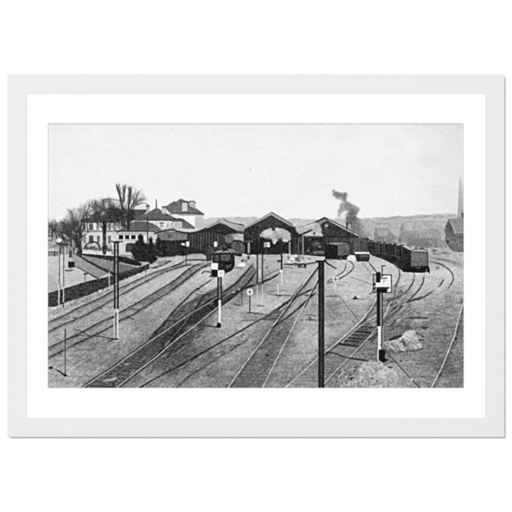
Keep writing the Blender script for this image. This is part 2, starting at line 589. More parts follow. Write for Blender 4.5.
tex = (N1 * (6 + 6 * depth) + NF * (8 + 6 * depth) + N2 * (3 + 2 * depth) + N4 * 4 + NS * 6 + NS2 * (5 + 9 * (1 - left)) * (0.5 + 0.5 * depth)
       + NR * (5 + 15 * depth) * left + NQ * 20 * right + NB * 11)
gt = np.where(gt > 150, 147 + (gt - 150) * 1.36, 147 + (gt - 150) * 1.18)
yard = gt + tex * np.where(gt > 165, 0.8, 1.0)
P = yard_top + [(466, 392), (46, 392)]
b = box(46, 250, 466, 392, 1)
cov = blur(inside(b, P), 0.2 * S)
x0, x1, y0, y1 = b
img[y0:y1, x0:x1] = img[y0:y1, x0:x1] * (1 - cov) + yard[y0:y1, x0:x1] * cov
lab[y0:y1, x0:x1][cov > 0.5] = label_id("yard")


# ---- street, ramp and planting on the station side
R = "street"
poly(Z("B1", (-20, 255), (90, 255), (170, 240), (215, 238), (480, 400), (512, 410), (400, 440), (290, 475), (160, 512), (80, 545), (-20, 575)), (202, 192), 1, {"1": 5, "4": 6, "s": 5}, R)
poly(Z("B1", (-20, 385), (20, 400), (80, 450), (110, 512), (80, 545), (-20, 575)), 168, 0.55, {"1": 6}, soft=0.6)
line(Z("B1", (10, 400), (60, 440), (85, 500)), 0.8, 215, 0.5, soft=0.3)
poly(Z("B1", (180, 250), (215, 238), (300, 290), (420, 360), (490, 395), (400, 434), (300, 380), (215, 335), (190, 290)), (168, 142), 1, {"1": 8, "s": 7}, "ramp")
line(Z("B1", (212, 336), (300, 382), (400, 436)), (0.7, 1.0), 58, 0.9, curve=False)
poly(Z("B1", (205, 238), (250, 228), (400, 262), (512, 285), (560, 300), (560, 410), (500, 388), (330, 300), (250, 258)), (150, 118), 1, {"1": 8, "v": 8, "4": 6}, "bank")
poly(Z("B2", (0, 290), (60, 310), (190, 345), (230, 350), (60, 402), (0, 420)), (122, 104), 1, {"1": 8, "4": 6}, "bank")
poly(Z("B1", (205, 236), (250, 248), (330, 296), (420, 342), (512, 380), (560, 400), (560, 420), (500, 402), (400, 352), (320, 308), (240, 258)), 48, 0.9, {"1": 10}, "bank", soft=0.15)
poly(Z("B1", (225, 190), (300, 196), (400, 212), (512, 234)) + Z("B2", (40, 254), (120, 265), (200, 298), (240, 318), (225, 338), (170, 330), (60, 305), (0, 290))
     + Z("B1", (512, 296), (400, 272), (300, 256), (230, 240)), (56, 36), 1, {"1": 14, "2": 10}, "upper hedge", soft=0.12, ragged=0.5)
line(Z("B1", (240, 200), (400, 222), (505, 242)), 0.7, 150, 0.6, soft=0.15)
line(Z("B2", (70, 258), (150, 275), (235, 312)), 0.8, 170, 0.6, soft=0.2, patchy=0.5)

hedge = [(46, 294), (58, 290.4), (64.3, 288.6), (84, 282.4), (98, 278.8), (112, 276.4), (119.5, 273.8), (137, 268.6), (149, 263.6),
         (149.2, 268.6), (137, 274.2), (119.5, 281.2), (108, 287), (92, 293.6), (82, 297.2), (64, 303.2), (55, 306.8), (46, 307.4)]
poly(hedge, (52, 62), 1, {"1": 20, "2": 16}, "long hedge", soft=0.12, ragged=0.45)
specks(hedge, 520, (18, 128), (0.25, 0.75), 0.75, 0.08)
line([(46, 294.5), (64, 289.5), (98, 279.8), (149, 264.5)], 0.7, 46, 0.6)

# light verge below the hedge
line(Z("C1", (-10, 325), (60, 290), (150, 268), (300, 215), (420, 160), (512, 105)), (1.3, 1.0), 196, 0.7, {"1": 12}, soft=0.4, patchy=0.6)
poly([(48, 310), (66, 305), (84, 298), (110, 288.5), (112, 290), (88, 300), (64, 310), (48, 315)], 140, 0.4, {"1": 26, "2": 20}, None, soft=0.6)
for (x, y, r) in ((53.6, 308.5, 2.3), (95, 293.3, 1.2), (100, 291, 1.6), (105, 289.5, 1.4), (109, 288, 1.2), (50, 311, 1.4)):
    dot(x, y, r * 1.3, r * 0.8, 215, 0.8, soft=0.4)
specks(Z("C1", (0, 280), (150, 250), (480, 100), (512, 100), (300, 210), (0, 330)), 50, (80, 130), (0.3, 0.6), 0.6)

# town behind the street
for (x0_, y0_, x1_, y1_, g) in ((-20, 60, 62, 205, 176), (62, 90, 110, 205, 150), (110, 100, 180, 230, 140), (178, 90, 245, 215, 150)):
    zrect("B1", x0_, y0_, x1_, y1_, g, 0.95, {"1": 18, "2": 16}, "town houses", soft=0.25)
zrect("B1", -20, 60, 30, 110, 150, 0.6, {"1": 20}, soft=0.4)
for (x, y) in ((12, 130), (30, 130), (12, 95), (40, 90), (25, 185), (45, 180), (60, 175), (205, 105), (225, 120), (205, 150)):
    zrect("B1", x - 6, y - 10, x + 6, y + 10, 92, 0.65, soft=0.2)
zrect("B1", 115, 190, 170, 225, 205, 0.7, {"1": 10}, soft=0.25)
zrect("B1", 178, 95, 205, 190, 178, 0.6, {"1": 16}, soft=0.3)
zrect("B1", 0, 205, 85, 218, 205, 0.85, soft=0.2)
line(Z("B1", (-20, 222), (90, 222)), 1.0, 90, 0.7, {"1": 20}, soft=0.2)
for k, (x, y) in enumerate(((8, 228), (27, 222), (44, 230), (56, 224), (74, 229))):
    PN = "person#%d" % k
    line(Z("B1", (x, y), (x + rnd.uniform(-2, 2), 252 + rnd.uniform(-2, 6))), rnd.uniform(0.8, 1.3), rnd.uniform(48, 84), 0.85, None, PN, soft=0.15)
    dot(*Z("B1", (x, y - 5))[0], 0.5, 0.55, 66, 0.8)
for k, (x, y) in enumerate(((185, 238), (172, 240), (205, 215))):
    line(Z("B1", (x, y - 20), (x, y + 24)), 1.5, 50, 0.85, None, "person#%d" % (k + 5), soft=0.15)

# ---- big house behind the bare trees
HO = "tall house"
poly(Z("A1", (262, 350), (330, 330), (380, 290), (432, 262), (512, 256)) + Z("A2", (60, 262), (150, 268), (290, 268), (262, 300), (200, 352), (110, 400), (60, 400)) + Z("A1", (512, 372), (270, 372)), (96, 78), 1, {"1": 14, "2": 10}, HO, soft=0.12)
poly(Z("A1", (272, 372), (512, 372)) + Z("A2", (75, 372), (75, 640)) + Z("A1", (512, 640), (272, 620)), (228, 216), 1, {"1": 5, "4": 5}, HO, soft=0.1)
poly(Z("A1", (300, 300), (335, 292), (345, 318), (310, 330)), 215, 0.9, soft=0.2)
zrect("A1", 430, 272, 450, 312, 205, 0.9, soft=0.15)
zrect("A1", 428, 262, 452, 272, 60, 0.8, soft=0.1)
line(Z("A1", (262, 374), (512, 370)), 0.9, 70, 0.85)
line(Z("A1", (280, 440), (512, 440)) + Z("A2", (60, 440)), 1.1, 80, 0.85, curve=False)
line(Z("A1", (280, 450), (512, 450)), 0.6, 150, 0.6, curve=False)
for k, (x0_, y0_, x1_, y1_) in enumerate(((328, 380, 360, 432), (440, 378, 468, 436), (276, 395, 298, 432), (328, 478, 362, 512))):
    zrect("A1", x0_, y0_, x1_, y1_, 70, 0.9, {"1": 18}, "tall house window#%d" % min(k, 3), soft=0.3)
line(Z("A1", (344, 385), (344, 430)), 0.5, 150, 0.6)
zrect("B1", 328, 95, 362, 155, 52, 0.95, {"1": 14}, "tall house window#3", soft=0.3)
zrect("B1", 470, 60, 512, 62, 90, 0.5)
for (t, x0_, y0_, x1_, y1_) in (("B1", 280, 92, 300, 150), ("B1", 395, 90, 415, 140), ("B1", 478, 92, 500, 160), ("A1", 395, 386, 412, 430), ("A1", 488, 384, 506, 432)):
    zrect(t, x0_, y0_, x1_, y1_, 150, 0.55, {"1": 30}, None, soft=0.3)
poly(Z("B1", (272, 60), (512, 62), (512, 200), (272, 196)), 178, 0.25, {"1": 30, "2": 26, "4": 20}, None, soft=0.3)
for (x0_, x1_) in ((322, 368), (434, 474)):
    zrect("A1", x0_, 436, x1_, 440, 150, 0.7, soft=0.1)
for (x0_, y0_, x1_, y1_, g) in ((83, 223.6, 85.4, 229.6, 84), (96.4, 223.4, 98.6, 229.4, 104), (108, 223.6, 110.4, 229.6, 96), (113.5, 223.4, 115.4, 229, 110), (83.2, 236, 85.6, 243, 110), (97, 236, 99.4, 243.4, 92), (108, 236, 110.6, 243.2, 92)):
    rect(x0_, y0_, x1_, y1_, g, 0.8, {"1": 18}, None, soft=0.25)
    rect(x0_ - 0.5, y1_, x1_ + 0.5, y1_ + 0.6, 168, 0.7, None, None, soft=0.15)
# archway in the garden wall
line(Z("B1", (296, 196), (305, 165), (335, 147), (365, 142), (395, 155), (412, 180), (414, 200)), 1.4, 52, 0.92, {"1": 14}, "archway", soft=0.2)
poly(Z("B1", (310, 195), (318, 168), (345, 156), (375, 155), (398, 180), (400, 200)), 205, 0.6, {"1": 14}, soft=0.3)
dot(*Z("B1", (345, 190))[0], 1.6, 1.2, 70, 0.8)
line(Z("B1", (425, 205), (470, 205), (512, 215)), 1.5, 60, 0.75, {"1": 20}, soft=0.3)

specks([(83, 244.5), (118, 245.5), (120, 251), (83, 249.5)], 90, (36, 120), (0.4, 1.0), 0.75, 0.15)
specks([(86, 241), (100, 241), (100, 249), (86, 249)], 26, (60, 160), (0.3, 0.8), 0.6, 0.15)
poly([(84, 246.5), (96, 247.5), (118, 248.5), (124, 252), (100, 251), (84, 249.5)], 70, 0.6, {"1": 30, "2": 20}, None, soft=0.4, ragged=0.5)
# ---- pale building further back, ridge roofs
poly(Z("A2", (175, 262), (195, 230), (280, 226), (300, 240), (300, 272), (175, 276)), (232, 215), 1, {"1": 6}, "pale back building", soft=0.15)
line(Z("A2", (190, 222), (240, 216), (285, 222)), 0.9, 110, 0.7, {"1": 20}, soft=0.2)
poly(Z("A2", (150, 272), (185, 266), (290, 270), (262, 300), (235, 318), (150, 330)), 84, 1, {"1": 10}, "pale back building", soft=0.1)
zrect("A2", 272, 240, 298, 285, 168, 0.95, {"1": 10}, soft=0.12)
zrect("A2", 274, 232, 300, 246, 66, 0.9, soft=0.12)

# ---- station house with the pointed roof
ST = "station house"
poly(Z("A2", (130, 360), (195, 352), (512, 350), (512, 512), (130, 512)), (212, 205), 1, {"1": 8}, ST)
poly(Z("A2", (185, 354), (250, 312), (300, 284), (340, 262), (372, 260), (400, 276), (440, 304), (512, 338), (560, 352), (512, 356)), (112, 94), 1, {"1": 9, "2": 7}, ST, soft=0.1)
line(Z("A2", (150, 352), (260, 352), (512, 354)), 1.0, 58, 0.9, curve=False)
line(Z("A2", (354, 186), (354, 262)), (0.9, 1.6), 112, 0.95, None, "finial", soft=0.1, curve=False)
zrect("A2", 398, 256, 438, 300, 196, 1, {"1": 8}, "station chimney#0", soft=0.1)
zrect("A2", 400, 240, 440, 256, 92, 0.9, {"1": 12}, soft=0.15)
zrect("A2", 444, 264, 474, 306, 208, 1, {"1": 8}, "station chimney#1", soft=0.1)
line(Z("A2", (432, 300), (450, 310), (475, 308)), 1.0, 70, 0.7, soft=0.1)
poly(Z("A2", (290, 366), (512, 364), (512, 420), (420, 425), (350, 420), (300, 385)), 226, 1, {"1": 8, "v": 8}, ST, soft=0.1)
for k, (x0_, x1_) in enumerate(((305, 335), (352, 360), (384, 410), (440, 452), (470, 480), (505, 520))):
    zrect("A2", x0_, 372, x1_, 412 if x0_ > 340 else 388, 140, 0.6, {"1": 12}, "station house window#%d" % k, soft=0.15)
line(Z("A2", (378, 376), (415, 374)), 0.8, 66, 0.8)

# ---- mansard pavilion
MP = "mansard pavilion"
poly(Z("A2", (420, 250), (470, 215), (500, 200)) + Z("A3", (0, 205), (30, 192), (90, 196), (125, 225), (160, 258), (222, 302), (0, 300)) + Z("A2", (470, 300)), (104, 120), 1, {"1": 12, "2": 9}, MP, soft=0.12, ragged=0.25)
poly(Z("A3", (48, 214), (90, 214), (92, 282), (48, 282)), 206, 1, {"1": 7}, MP, soft=0.12)
poly(Z("A3", (100, 215), (156, 218), (158, 262), (125, 248), (100, 232)), 186, 1, {"1": 8}, MP, soft=0.12)
line(Z("A3", (20, 194), (45, 188), (60, 200), (92, 210)), 1.3, 90, 0.8, {"1": 30}, soft=0.15)
line(Z("A3", (108, 208), (130, 202), (152, 212)), 1.6, 84, 0.85, {"1": 25}, soft=0.15)
line(Z("A3", (96, 216), (104, 250)), 0.8, 84, 0.8)
poly(Z("A2", (478, 300), (512, 298)) + Z("A3", (0, 300), (222, 302), (226, 316), (0, 316)) + Z("A2", (480, 312)), 158, 1, {"1": 8}, MP)
line(Z("A3", (-30, 298), (120, 297), (222, 306)), 0.9, 66, 0.9, curve=False)
poly(Z("A2", (484, 308), (512, 304)) + Z("A3", (20, 308), (20, 326)) + Z("A2", (512, 330), (490, 318)), 226, 0.9, soft=0.15)
poly(Z("A3", (20, 322), (152, 322), (152, 416), (140, 404)), 244, 1, {"1": 3}, MP)
poly(Z("A3", (152, 322), (218, 322), (220, 416), (154, 416)), (206, 190), 1, {"1": 5}, MP)
poly(Z("A3", (-30, 345), (35, 338), (60, 352), (150, 412), (150, 425), (-30, 425)), (84, 128), 1, {"1": 9}, MP, soft=0.1)
zrect("A3", -30, 366, 52, 416, 205, 0.95, {"1": 10, "v": 14}, soft=0.12)
for x in (2, 22, 46):
    zrect("A3", x - 3, 372, x + 3, 412, 130, 0.7, soft=0.12)
line(Z("A3", (-20, 345), (30, 340), (62, 352)), 0.8, 50, 0.85)
line(Z("A3", (56, 345), (148, 412)), 0.7, 70, 0.8, curve=False)

# ---- low wing with the row of windows
LW = "low wing"
poly(Z("A2", (30, 442), (400, 442), (400, 500)) + Z("B2", (300, 260), (60, 250), (0, 250), (0, 60)), (196, 218), 1, {"1": 6}, LW)
poly(Z("A2", (36, 444), (85, 412), (125, 384), (195, 360), (280, 364), (335, 384), (405, 434), (380, 446), (36, 446)), (92, 104), 1, {"1": 9, "2": 8}, LW, soft=0.1)
line(Z("A2", (36, 442), (280, 440), (350, 446)), 0.9, 52, 0.9, curve=False)
poly(Z("A2", (340, 400), (400, 432), (390, 440), (300, 440)), 130, 0.6, {"1": 14}, soft=0.3)
poly(Z("A2", (36, 450), (280, 448), (280, 472), (36, 472)), 176, 0.9, {"1": 6}, LW)
zrect("A2", 40, 472, 282, 510, 224, 1, {"1": 5}, LW)
for k, (x0_, x1_) in enumerate(((54, 88), (104, 136), (154, 188), (206, 250))):
    zrect("A2", x0_, 474, x1_, 506, 40, 0.95, {"1": 10}, "low wing window#%d" % k, soft=0.12)
line(Z("B2", (40, 132), (200, 130)), 0.7, 150, 0.7, curve=False)
poly(Z("B2", (108, 230), (108, 170), (118, 156), (148, 150), (176, 156), (188, 172), (188, 230)), 58, 0.95, {"1": 14}, "arched doorway", soft=0.12)
poly(Z("B2", (120, 230), (122, 172), (150, 164), (150, 230)), 90, 0.6, soft=0.2)
zrect("B2", 62, 225, 165, 250, 205, 0.9, {"1": 8}, soft=0.2)
zrect("B2", 60, 246, 165, 262, 110, 0.6, {"1": 14}, soft=0.3)
for (x0_, y0_, x1_, y1_) in ((0, 10, 36, 46), (2, 84, 30, 132), (0, 150, 18, 205)):
    zrect("B2", x0_, y0_, x1_, y1_, 214, 0.9, {"1": 8}, soft=0.2)
zrect("B2", -5, 205, 24, 245, 120, 0.7, {"1": 18}, soft=0.3)
for (x, y) in ((118, 222.5), (127, 222.6), (126, 224)):
    dot(x, y, 1.2, 1.0, 222, 0.8, soft=0.25)

# ---- bare trees
def crown(P, g, a_, name=None, sf=1.0):
    poly(P, g, a_, {"1": 34, "2": 30}, name, soft=sf, ragged=1.1)


T1 = "bare street trees"
crown(Z("A1", (-20, 395), (30, 380), (90, 375), (130, 345), (165, 295), (215, 262), (250, 255), (268, 300), (270, 440), (270, 600), (140, 600), (60, 500), (-20, 480)), 128, 0.4, T1, 1.4)
crown(Z("A1", (120, 380), (190, 350), (262, 370), (262, 500), (200, 520), (130, 500)), 74, 0.55, None, 1.2)
crown(Z("B1", (120, -10), (262, 0), (262, 200), (230, 190), (200, 70), (150, 60)), 62, 0.6, None, 0.9)
crown(Z("A1", (-20, 400), (50, 385), (120, 400), (140, 500), (60, 470), (-20, 450)), 92, 0.45, None, 1.0)
crown(Z("A1", (240, 250), (330, 230), (420, 190), (512, 185), (512, 260), (430, 260), (340, 300), (260, 350)), 150, 0.28, None, 1.4)
for (x, y, a_, L_, w_) in ((71, 246, -1.75, 13, 1.2), (76, 246, -1.45, 14, 1.4), (80, 252, -1.62, 17, 2.0), (66, 246, -1.95, 11, 1.0), (57, 240, -1.7, 9, 0.9),
                           (52, 238, -1.5, 8, 0.8), (62, 242, -1.5, 9, 0.8), (79, 232, -1.2, 11, 1.0), (88, 232, -1.7, 13, 0.8), (96, 222, -1.6, 10, 0.9), (83, 226, -1.3, 9, 0.8),
                           (70, 236, -2.2, 9, 0.9), (75, 232, -1.9, 11, 0.9), (82, 240, -1.9, 12, 1.0), (60, 236, -2.1, 8, .7), (49, 236, -1.7, 7, .7)):
    branch(x, y, a_, L_, w_ * 1.35, 4, 44, T1, 0.85, 0.15, 0.8)
line([(80.6, 256), (80.2, 244), (80.4, 232)], (2.2, 1.5), 52, 0.85, {"1": 14}, T1, soft=0.2)
T2 = "tall bare trees"
crown([(92, 214), (98, 201), (106, 199), (116, 203), (122, 206), (128, 208), (134, 209), (133, 222), (126, 227), (116, 230), (106, 224), (96, 222)], 84, 0.36, T2, 1.5)
for (x, y, a_, L_, w_, d_) in ((103.8, 226, -1.9, 11, 1.3, 4), (103.8, 226, -1.2, 11, 1.3, 4), (103.8, 224, -1.55, 12, 1.4, 4), (103.8, 230, -2.3, 10, 1.0, 4), (103.8, 230, -0.8, 10, 1.0, 4), (108, 216, -1.3, 8, 0.8, 3),
                               (115, 226, -1.9, 10, 1.0, 4), (121, 224, -1.5, 9, 0.9, 3), (99, 216, -1.8, 8, .8, 3)):
    branch(x, y, a_, L_, w_, d_, 46, T2, 0.75, 0.2, 0.72)
line([(104.2, 253), (104.4, 240), (104.0, 222)], (3.6, 3.0), 44, 0.92, {"1": 16}, T2, soft=0.25, patchy=0.15)
line([(103.8, 232), (100, 222), (97, 212)], (1.2, 0.5), 48, 0.8, None, T2)
line([(104, 230), (108, 220), (112, 210)], (1.2, 0.5), 48, 0.8, None, T2)
for (P, w_) in (([(128.3, 228), (128.2, 214), (129, 200), (130.2, 187)], (2.6, 1.0)), ([(124.5, 226), (122.5, 212), (120.6, 200), (119, 192), (116.6, 185)], (2.0, 0.9)),
                ([(122, 224), (122.8, 206), (124, 194), (124.3, 185.5)], (1.5, 0.7)), ([(129, 212), (132, 205), (136, 198), (139, 191.5)], (1.4, 0.6)),
                ([(130.5, 214), (134.5, 206), (139.5, 200), (145, 198.4)], (1.2, 0.5)), ([(119, 224), (115, 212), (113, 205)], (1.5, 0.7))):
    line(P, w_, 44, 0.88, None, T2)
for (P, hw) in (([(121.5, 206), (120, 198), (119, 193.5), (117.4, 189)], 1.2), ([(123.2, 205), (123.8, 196), (124.3, 190)], 1.0), ([(129, 206), (129.6, 198), (130.2, 191)], 1.4)):
    Q = smooth(P, 6)
    for (x, y) in Q:
        for s_ in (-1, 1):
            branch(x, y + 1, -1.57 + s_ * rnd.uniform(0.15, 0.55), 2.6 + hw, 0.5, 2, 56, T2, 0.4, 0.6, 0.62)
    poly([(x - hw * rnd.uniform(.6, 1.1), y) for x, y in Q] + [(x + hw * rnd.uniform(.6, 1.1), y) for x, y in Q[::-1]], 96, 0.24, {"1": 50}, T2, soft=0.5)
for k in range(14):
    t = k / 13
    branch(131 + 5 * t, 208 - 7 * t + rnd.uniform(-1, 1), -2.0 + 1.8 * rnd.random(), 5.6, 0.65, 3, 62, T2, 0.6, 0.12, 0.6)
dot(138.5, 196.5, 6.0, 5.5, 138, 0.3, {"1": 40}, None, soft=1.6)
for k in range(12):
    branch(110 + k * 1.7, 216 + rnd.uniform(-4, 3), -1.6 + rnd.uniform(-.8, .6), 6.5, 0.9, 3, 50, T2, 0.75, 0.15, 0.6)
for k in range(9):
    branch(96 + k * 2, 212 + rnd.uniform(-2, 3), -1.5 + rnd.uniform(-.7, .7), 5.5, 0.7, 3, 66, T2, 0.75, 0.15, 0.55)
poly([(125.5, 224), (132, 208), (135, 214), (129, 226), (128, 232)], 38, 0.65, {"1": 16}, None, soft=0.5, ragged=0.5)
line([(112.6, 226), (117, 232), (120.5, 230)], 1.0, 60, 0.7)
line([(115, 222), (119.5, 228)], 1.0, 55, 0.75)
line([(128, 228), (128.2, 224)], 1.6, 46, 0.8)

# ---- small goods pavilion and the ridge that runs to the sheds
GPV = "goods pavilion"
poly(Z("B2", (362, 78), (440, 58), (512, 60)) + Z("B3", (90, 70), (110, 130), (110, 260), (0, 262)) + Z("B2", (420, 265), (362, 240)), (112, 46), 1, {"1": 10}, GPV)
poly(Z("B2", (372, 76), (512, 62)) + Z("B3", (88, 78), (88, 126)) + Z("B2", (380, 128)), 122, 1, {"1": 12, "2": 8}, GPV)
poly(Z("B2", (372, 126), (512, 128)) + Z("B3", (90, 126), (100, 258), (0, 255)) + Z("B2", (372, 258)), 46, 1, {"1": 12, "v": 10}, GPV)
line(Z("B2", (395, 127), (512, 129)), 0.6, 176, 0.7, curve=False)
zrect("B2", 446, 80, 476, 108, 86, 0.7, {"1": 14}, soft=0.2)
EAVE = [(154.4, 233.7), (160, 232), (169.7, 229.9), (175, 230.4), (183, 232.6), (190.5, 233.2), (198, 231.5), (206, 228.2)]
line(EAVE, 1.2, 38, 0.95, None, GPV)
line(Z("B2", (345, 66), (430, 42), (470, 36), (512, 42)), 0.7, 165, 0.7, curve=False)

# ---- train sheds, left gable
SH1 = "train shed beside the pavilion"
poly(Z("A3", (376, 345), (440, 372), (512, 384)) + Z("A4", (40, 395), (40, 440), (30, 520)) + Z("A3", (512, 560), (400, 440)), (178, 150), 1, {"1": 8, "s": 6}, SH1, soft=0.08)
poly(Z("A3", (0, 425), (100, 440), (200, 425), (300, 385), (345, 352), (375, 343), (512, 440), (530, 460), (512, 620), (430, 640), (95, 640), (90, 450), (0, 440)), (62, 42), 1, {"1": 10}, SH1)
poly(Z("A3", (-10, 424), (100, 436), (180, 428), (240, 405), (310, 370), (345, 348), (375, 342), (400, 352), (380, 378), (350, 380), (310, 392), (240, 424), (190, 444), (100, 452), (-10, 442)), (146, 178), 1, {"1": 8}, SH1, soft=0.08)
poly(Z("A3", (-10, 416), (60, 420), (140, 424), (205, 414), (205, 424), (110, 446), (-10, 436)), 214, 0.85, {"1": 6}, soft=0.15)
poly(Z("A3", (352, 352), (378, 344), (512, 432), (524, 452), (505, 446), (400, 392), (350, 372)), (182, 168), 1, {"1": 8}, SH1)
line(Z("A3", (378, 343), (420, 366), (470, 380), (512, 386)) + Z("A4", (30, 394)), 0.7, 58, 0.8, None, SH1, soft=0.12)
line(Z("A3", (345, 378), (440, 420), (512, 454)), 0.7, 54, 0.8, curve=False)
line(Z("A3", (0, 442), (100, 452), (190, 446), (250, 424), (345, 380)), 0.7, 40, 0.8)
poly(Z("A3", (340, 384), (480, 452), (470, 470), (215, 470), (190, 452)), 46, 1, {"1": 9}, SH1, soft=0.1)
for k, x in enumerate((110, 130, 152, 176, 198, 220, 242, 266, 290, 312, 336, 358, 380)):
    y_ = 474 - 20 * math.sin((x - 110) / 270 * math.pi)
    line(Z("A3", (x, y_), (x + rnd.uniform(-2, 2), 560 + rnd.uniform(-30, 40))), 0.55 + 0.4 * (k % 3 == 1), rnd.choice((92, 112, 128)), 0.8, {"1": 20}, curve=False)
poly(Z("B3", (390, 95), (440, 75), (512, 70), (512, 150), (440, 150), (400, 130)), 116, 0.8, {"1": 26, "2": 18}, soft=0.3)
poly(Z("B3", (455, 80), (512, 78), (512, 130), (470, 125), (455, 105)), 182, 0.8, {"1": 12}, soft=0.25)
line(Z("B3", (100, 95), (240, 70), (400, 95)), 0.6, 84, 0.5)
poly(Z("B3", (330, 45), (360, 40), (370, 60), (340, 66)), 76, 0.6, soft=0.3)

# ---- train sheds, middle gable
SH2 = "middle train shed"
poly(Z("A4", (250, 300), (28, 424), (30, 620), (440, 620), (432, 400)), (62, 38), 1, {"1": 18, "2": 12, "v": 8, "s": 8}, SH2)
poly(Z("A4", (190, 350), (250, 318), (320, 350), (360, 395), (260, 400), (150, 410)), 66, 0.6, {"1": 8}, soft=0.8)
arch = Z("A4", (160, 492), (160, 470), (175, 448), (205, 428), (250, 416), (300, 413), (350, 422), (385, 440), (404, 462), (410, 500)) + \
    Z("B4", (412, 126), (385, 138), (345, 138), (320, 126), (300, 140), (284, 158), (264, 160), (250, 130), (236, 116), (200, 112), (165, 106))
poly(arch, (190, 168), 1, {"1": 14, "4": 16, "2": 14}, "view through the arch", soft=0.3, ragged=0.4)
poly(Z("A4", (175, 468), (210, 436), (255, 428), (250, 480), (190, 488)), 224, 0.75, {"1": 8}, soft=0.8)
poly(Z("A4", (340, 440), (395, 455), (405, 500), (340, 490)), 182, 0.6, {"4": 8}, soft=0.6)
zrect("A4", 256, 412, 282, 436, 46, 0.9, soft=0.15)
poly(Z("B4", (160, 108), (176, 96), (200, 112), (236, 104), (256, 134), (266, 160), (284, 156), (302, 136), (330, 130), (330, 250), (160, 250)), 36, 0.9, {"1": 10}, SH2, soft=0.3, ragged=0.5)
poly(Z("B4", (300, 120), (318, 104), (340, 116), (336, 150), (310, 150)), 56, 0.8, {"1": 14}, None, soft=0.4)
poly(Z("A4", (200, 480), (230, 470), (250, 495), (240, 512), (205, 505)), 168, 0.6, {"1": 16}, None, soft=0.5)
poly(Z("A4", (280, 470), (330, 450), (370, 470), (380, 500), (300, 505)), 168, 0.5, {"1": 18, "2": 12}, None, soft=0.6)
poly(Z("B4", (340, 122), (382, 126), (384, 146), (345, 142)), 220, 0.85, soft=0.2)
poly(Z("B4", (262, 125), (300, 118), (280, 160), (270, 165)), 218, 0.8, soft=0.2)
poly(Z("A4", (250, 286), (26, 418), (36, 430), (250, 316), (405, 404), (432, 398)), (168, 142), 1, {"1": 7}, SH2)
line(Z("A4", (26, 418), (140, 350), (250, 287)), 0.6, 190, 0.6, curve=False)
line(Z("A4", (250, 287), (340, 338), (434, 396)), 0.7, 70, 0.8, curve=False)
line(Z("A4", (36, 430), (250, 318), (405, 405)), 0.7, 36, 0.9, curve=False)
poly(Z("B4", (36, 118), (150, 140), (160, 250), (36, 245)), 30, 0.9, {"1": 8}, soft=0.2)
zrect("B4", 60, 148, 76, 232, 150, 0.75, {"1": 14}, soft=0.2)
zrect("B4", 394, 172, 402, 240, 168, 0.8, soft=0.12)
zrect("B4", 240, 190, 300, 244, 40, 0.7, soft=0.4)
# lamp board under the arch
zrect("B4", 194, 146, 240, 186, 238, 1, {"1": 6}, "white lamp board", soft=0.15)
line(Z("B4", (207, 186), (207, 246)), 1.6, 66, 0.9, None, "white lamp board", soft=0.1)
line(Z("B4", (186, 146), (200, 146)), 1.6, 40, 0.7)
# between left and middle gables
poly(Z("B4", (-10, 80), (22, 80), (24, 134), (-10, 134)), 216, 0.85, {"1": 8}, soft=0.2)
line(Z("A4", (-10, 386), (30, 396)), 0.9, 44, 0.8)
line(Z("B4", (0, 66), (34, 76)), 1.0, 40, 0.85)
poly(Z("A4", (-20, 400), (30, 408), (36, 440), (-20, 436)), 156, 0.9, {"1": 8}, soft=0.15)
poly(Z("A4", (-20, 436), (30, 440), (28, 456), (-20, 452)), 78, 0.8, soft=0.15)
dot(*Z("B4", (8, 190))[0], 3.4, 5.2, 96, 0.9, {"1": 12}, None, soft=0.3)
zrect("B4", -10, 205, 40, 240, 60, 0.7, {"1": 12}, soft=0.3)
# between middle and right gables
poly(Z("A4", (440, 392), (470, 400), (512, 410), (512, 470), (470, 466), (440, 430)), (196, 186), 1, {"1": 8, "4": 6}, "shed valley", soft=0.15)
poly(Z("A4", (424, 380), (446, 376), (446, 404), (424, 404)), 222, 0.8, soft=0.15)
poly(Z("B4", (408, 30), (440, 20), (470, 70), (512, 66), (512, 250), (408, 245)), (44, 60), 1, {"1": 12, "v": 14}, "shed valley", soft=0.1)
poly(Z("B4", (470, 74), (512, 62), (512, 74), (474, 84)), 188, 0.8, soft=0.12)
poly(Z("B4", (464, 78), (512, 80), (512, 100), (464, 96)), 40, 0.8, soft=0.12)
for x in (470, 488, 505):
    line(Z("B4", (x, 150), (x, 245)), 0.6, 120, 0.7, curve=False)
zrect("B4", 476, 110, 512, 150, 110, 0.6, {"1": 20}, soft=0.3)

for k in range(9):
    y_ = 330 + k * 9
    line(Z("A4", (250 - (y_ - 318) * 1.7, y_), (250 + (y_ - 318) * 1.7, y_)), 0.4, 88, 0.35, None, None, soft=0.1, patchy=0.5, curve=False)
for x in (70, 96, 122, 148):
    line(Z("A4", (x, 425 + (122 - x) * 0.2), (x, 600)), 0.5, 84, 0.4, None, None, soft=0.1, patchy=0.5, curve=False)
specks(Z("B4", (165, 130), (400, 140), (400, 244), (165, 244)), 60, (20, 104), (0.4, 1.3), 0.5, 0.3)
specks(Z("A4", (175, 440), (400, 440), (405, 500), (170, 490)), 44, (140, 226), (0.5, 1.4), 0.45, 0.35)
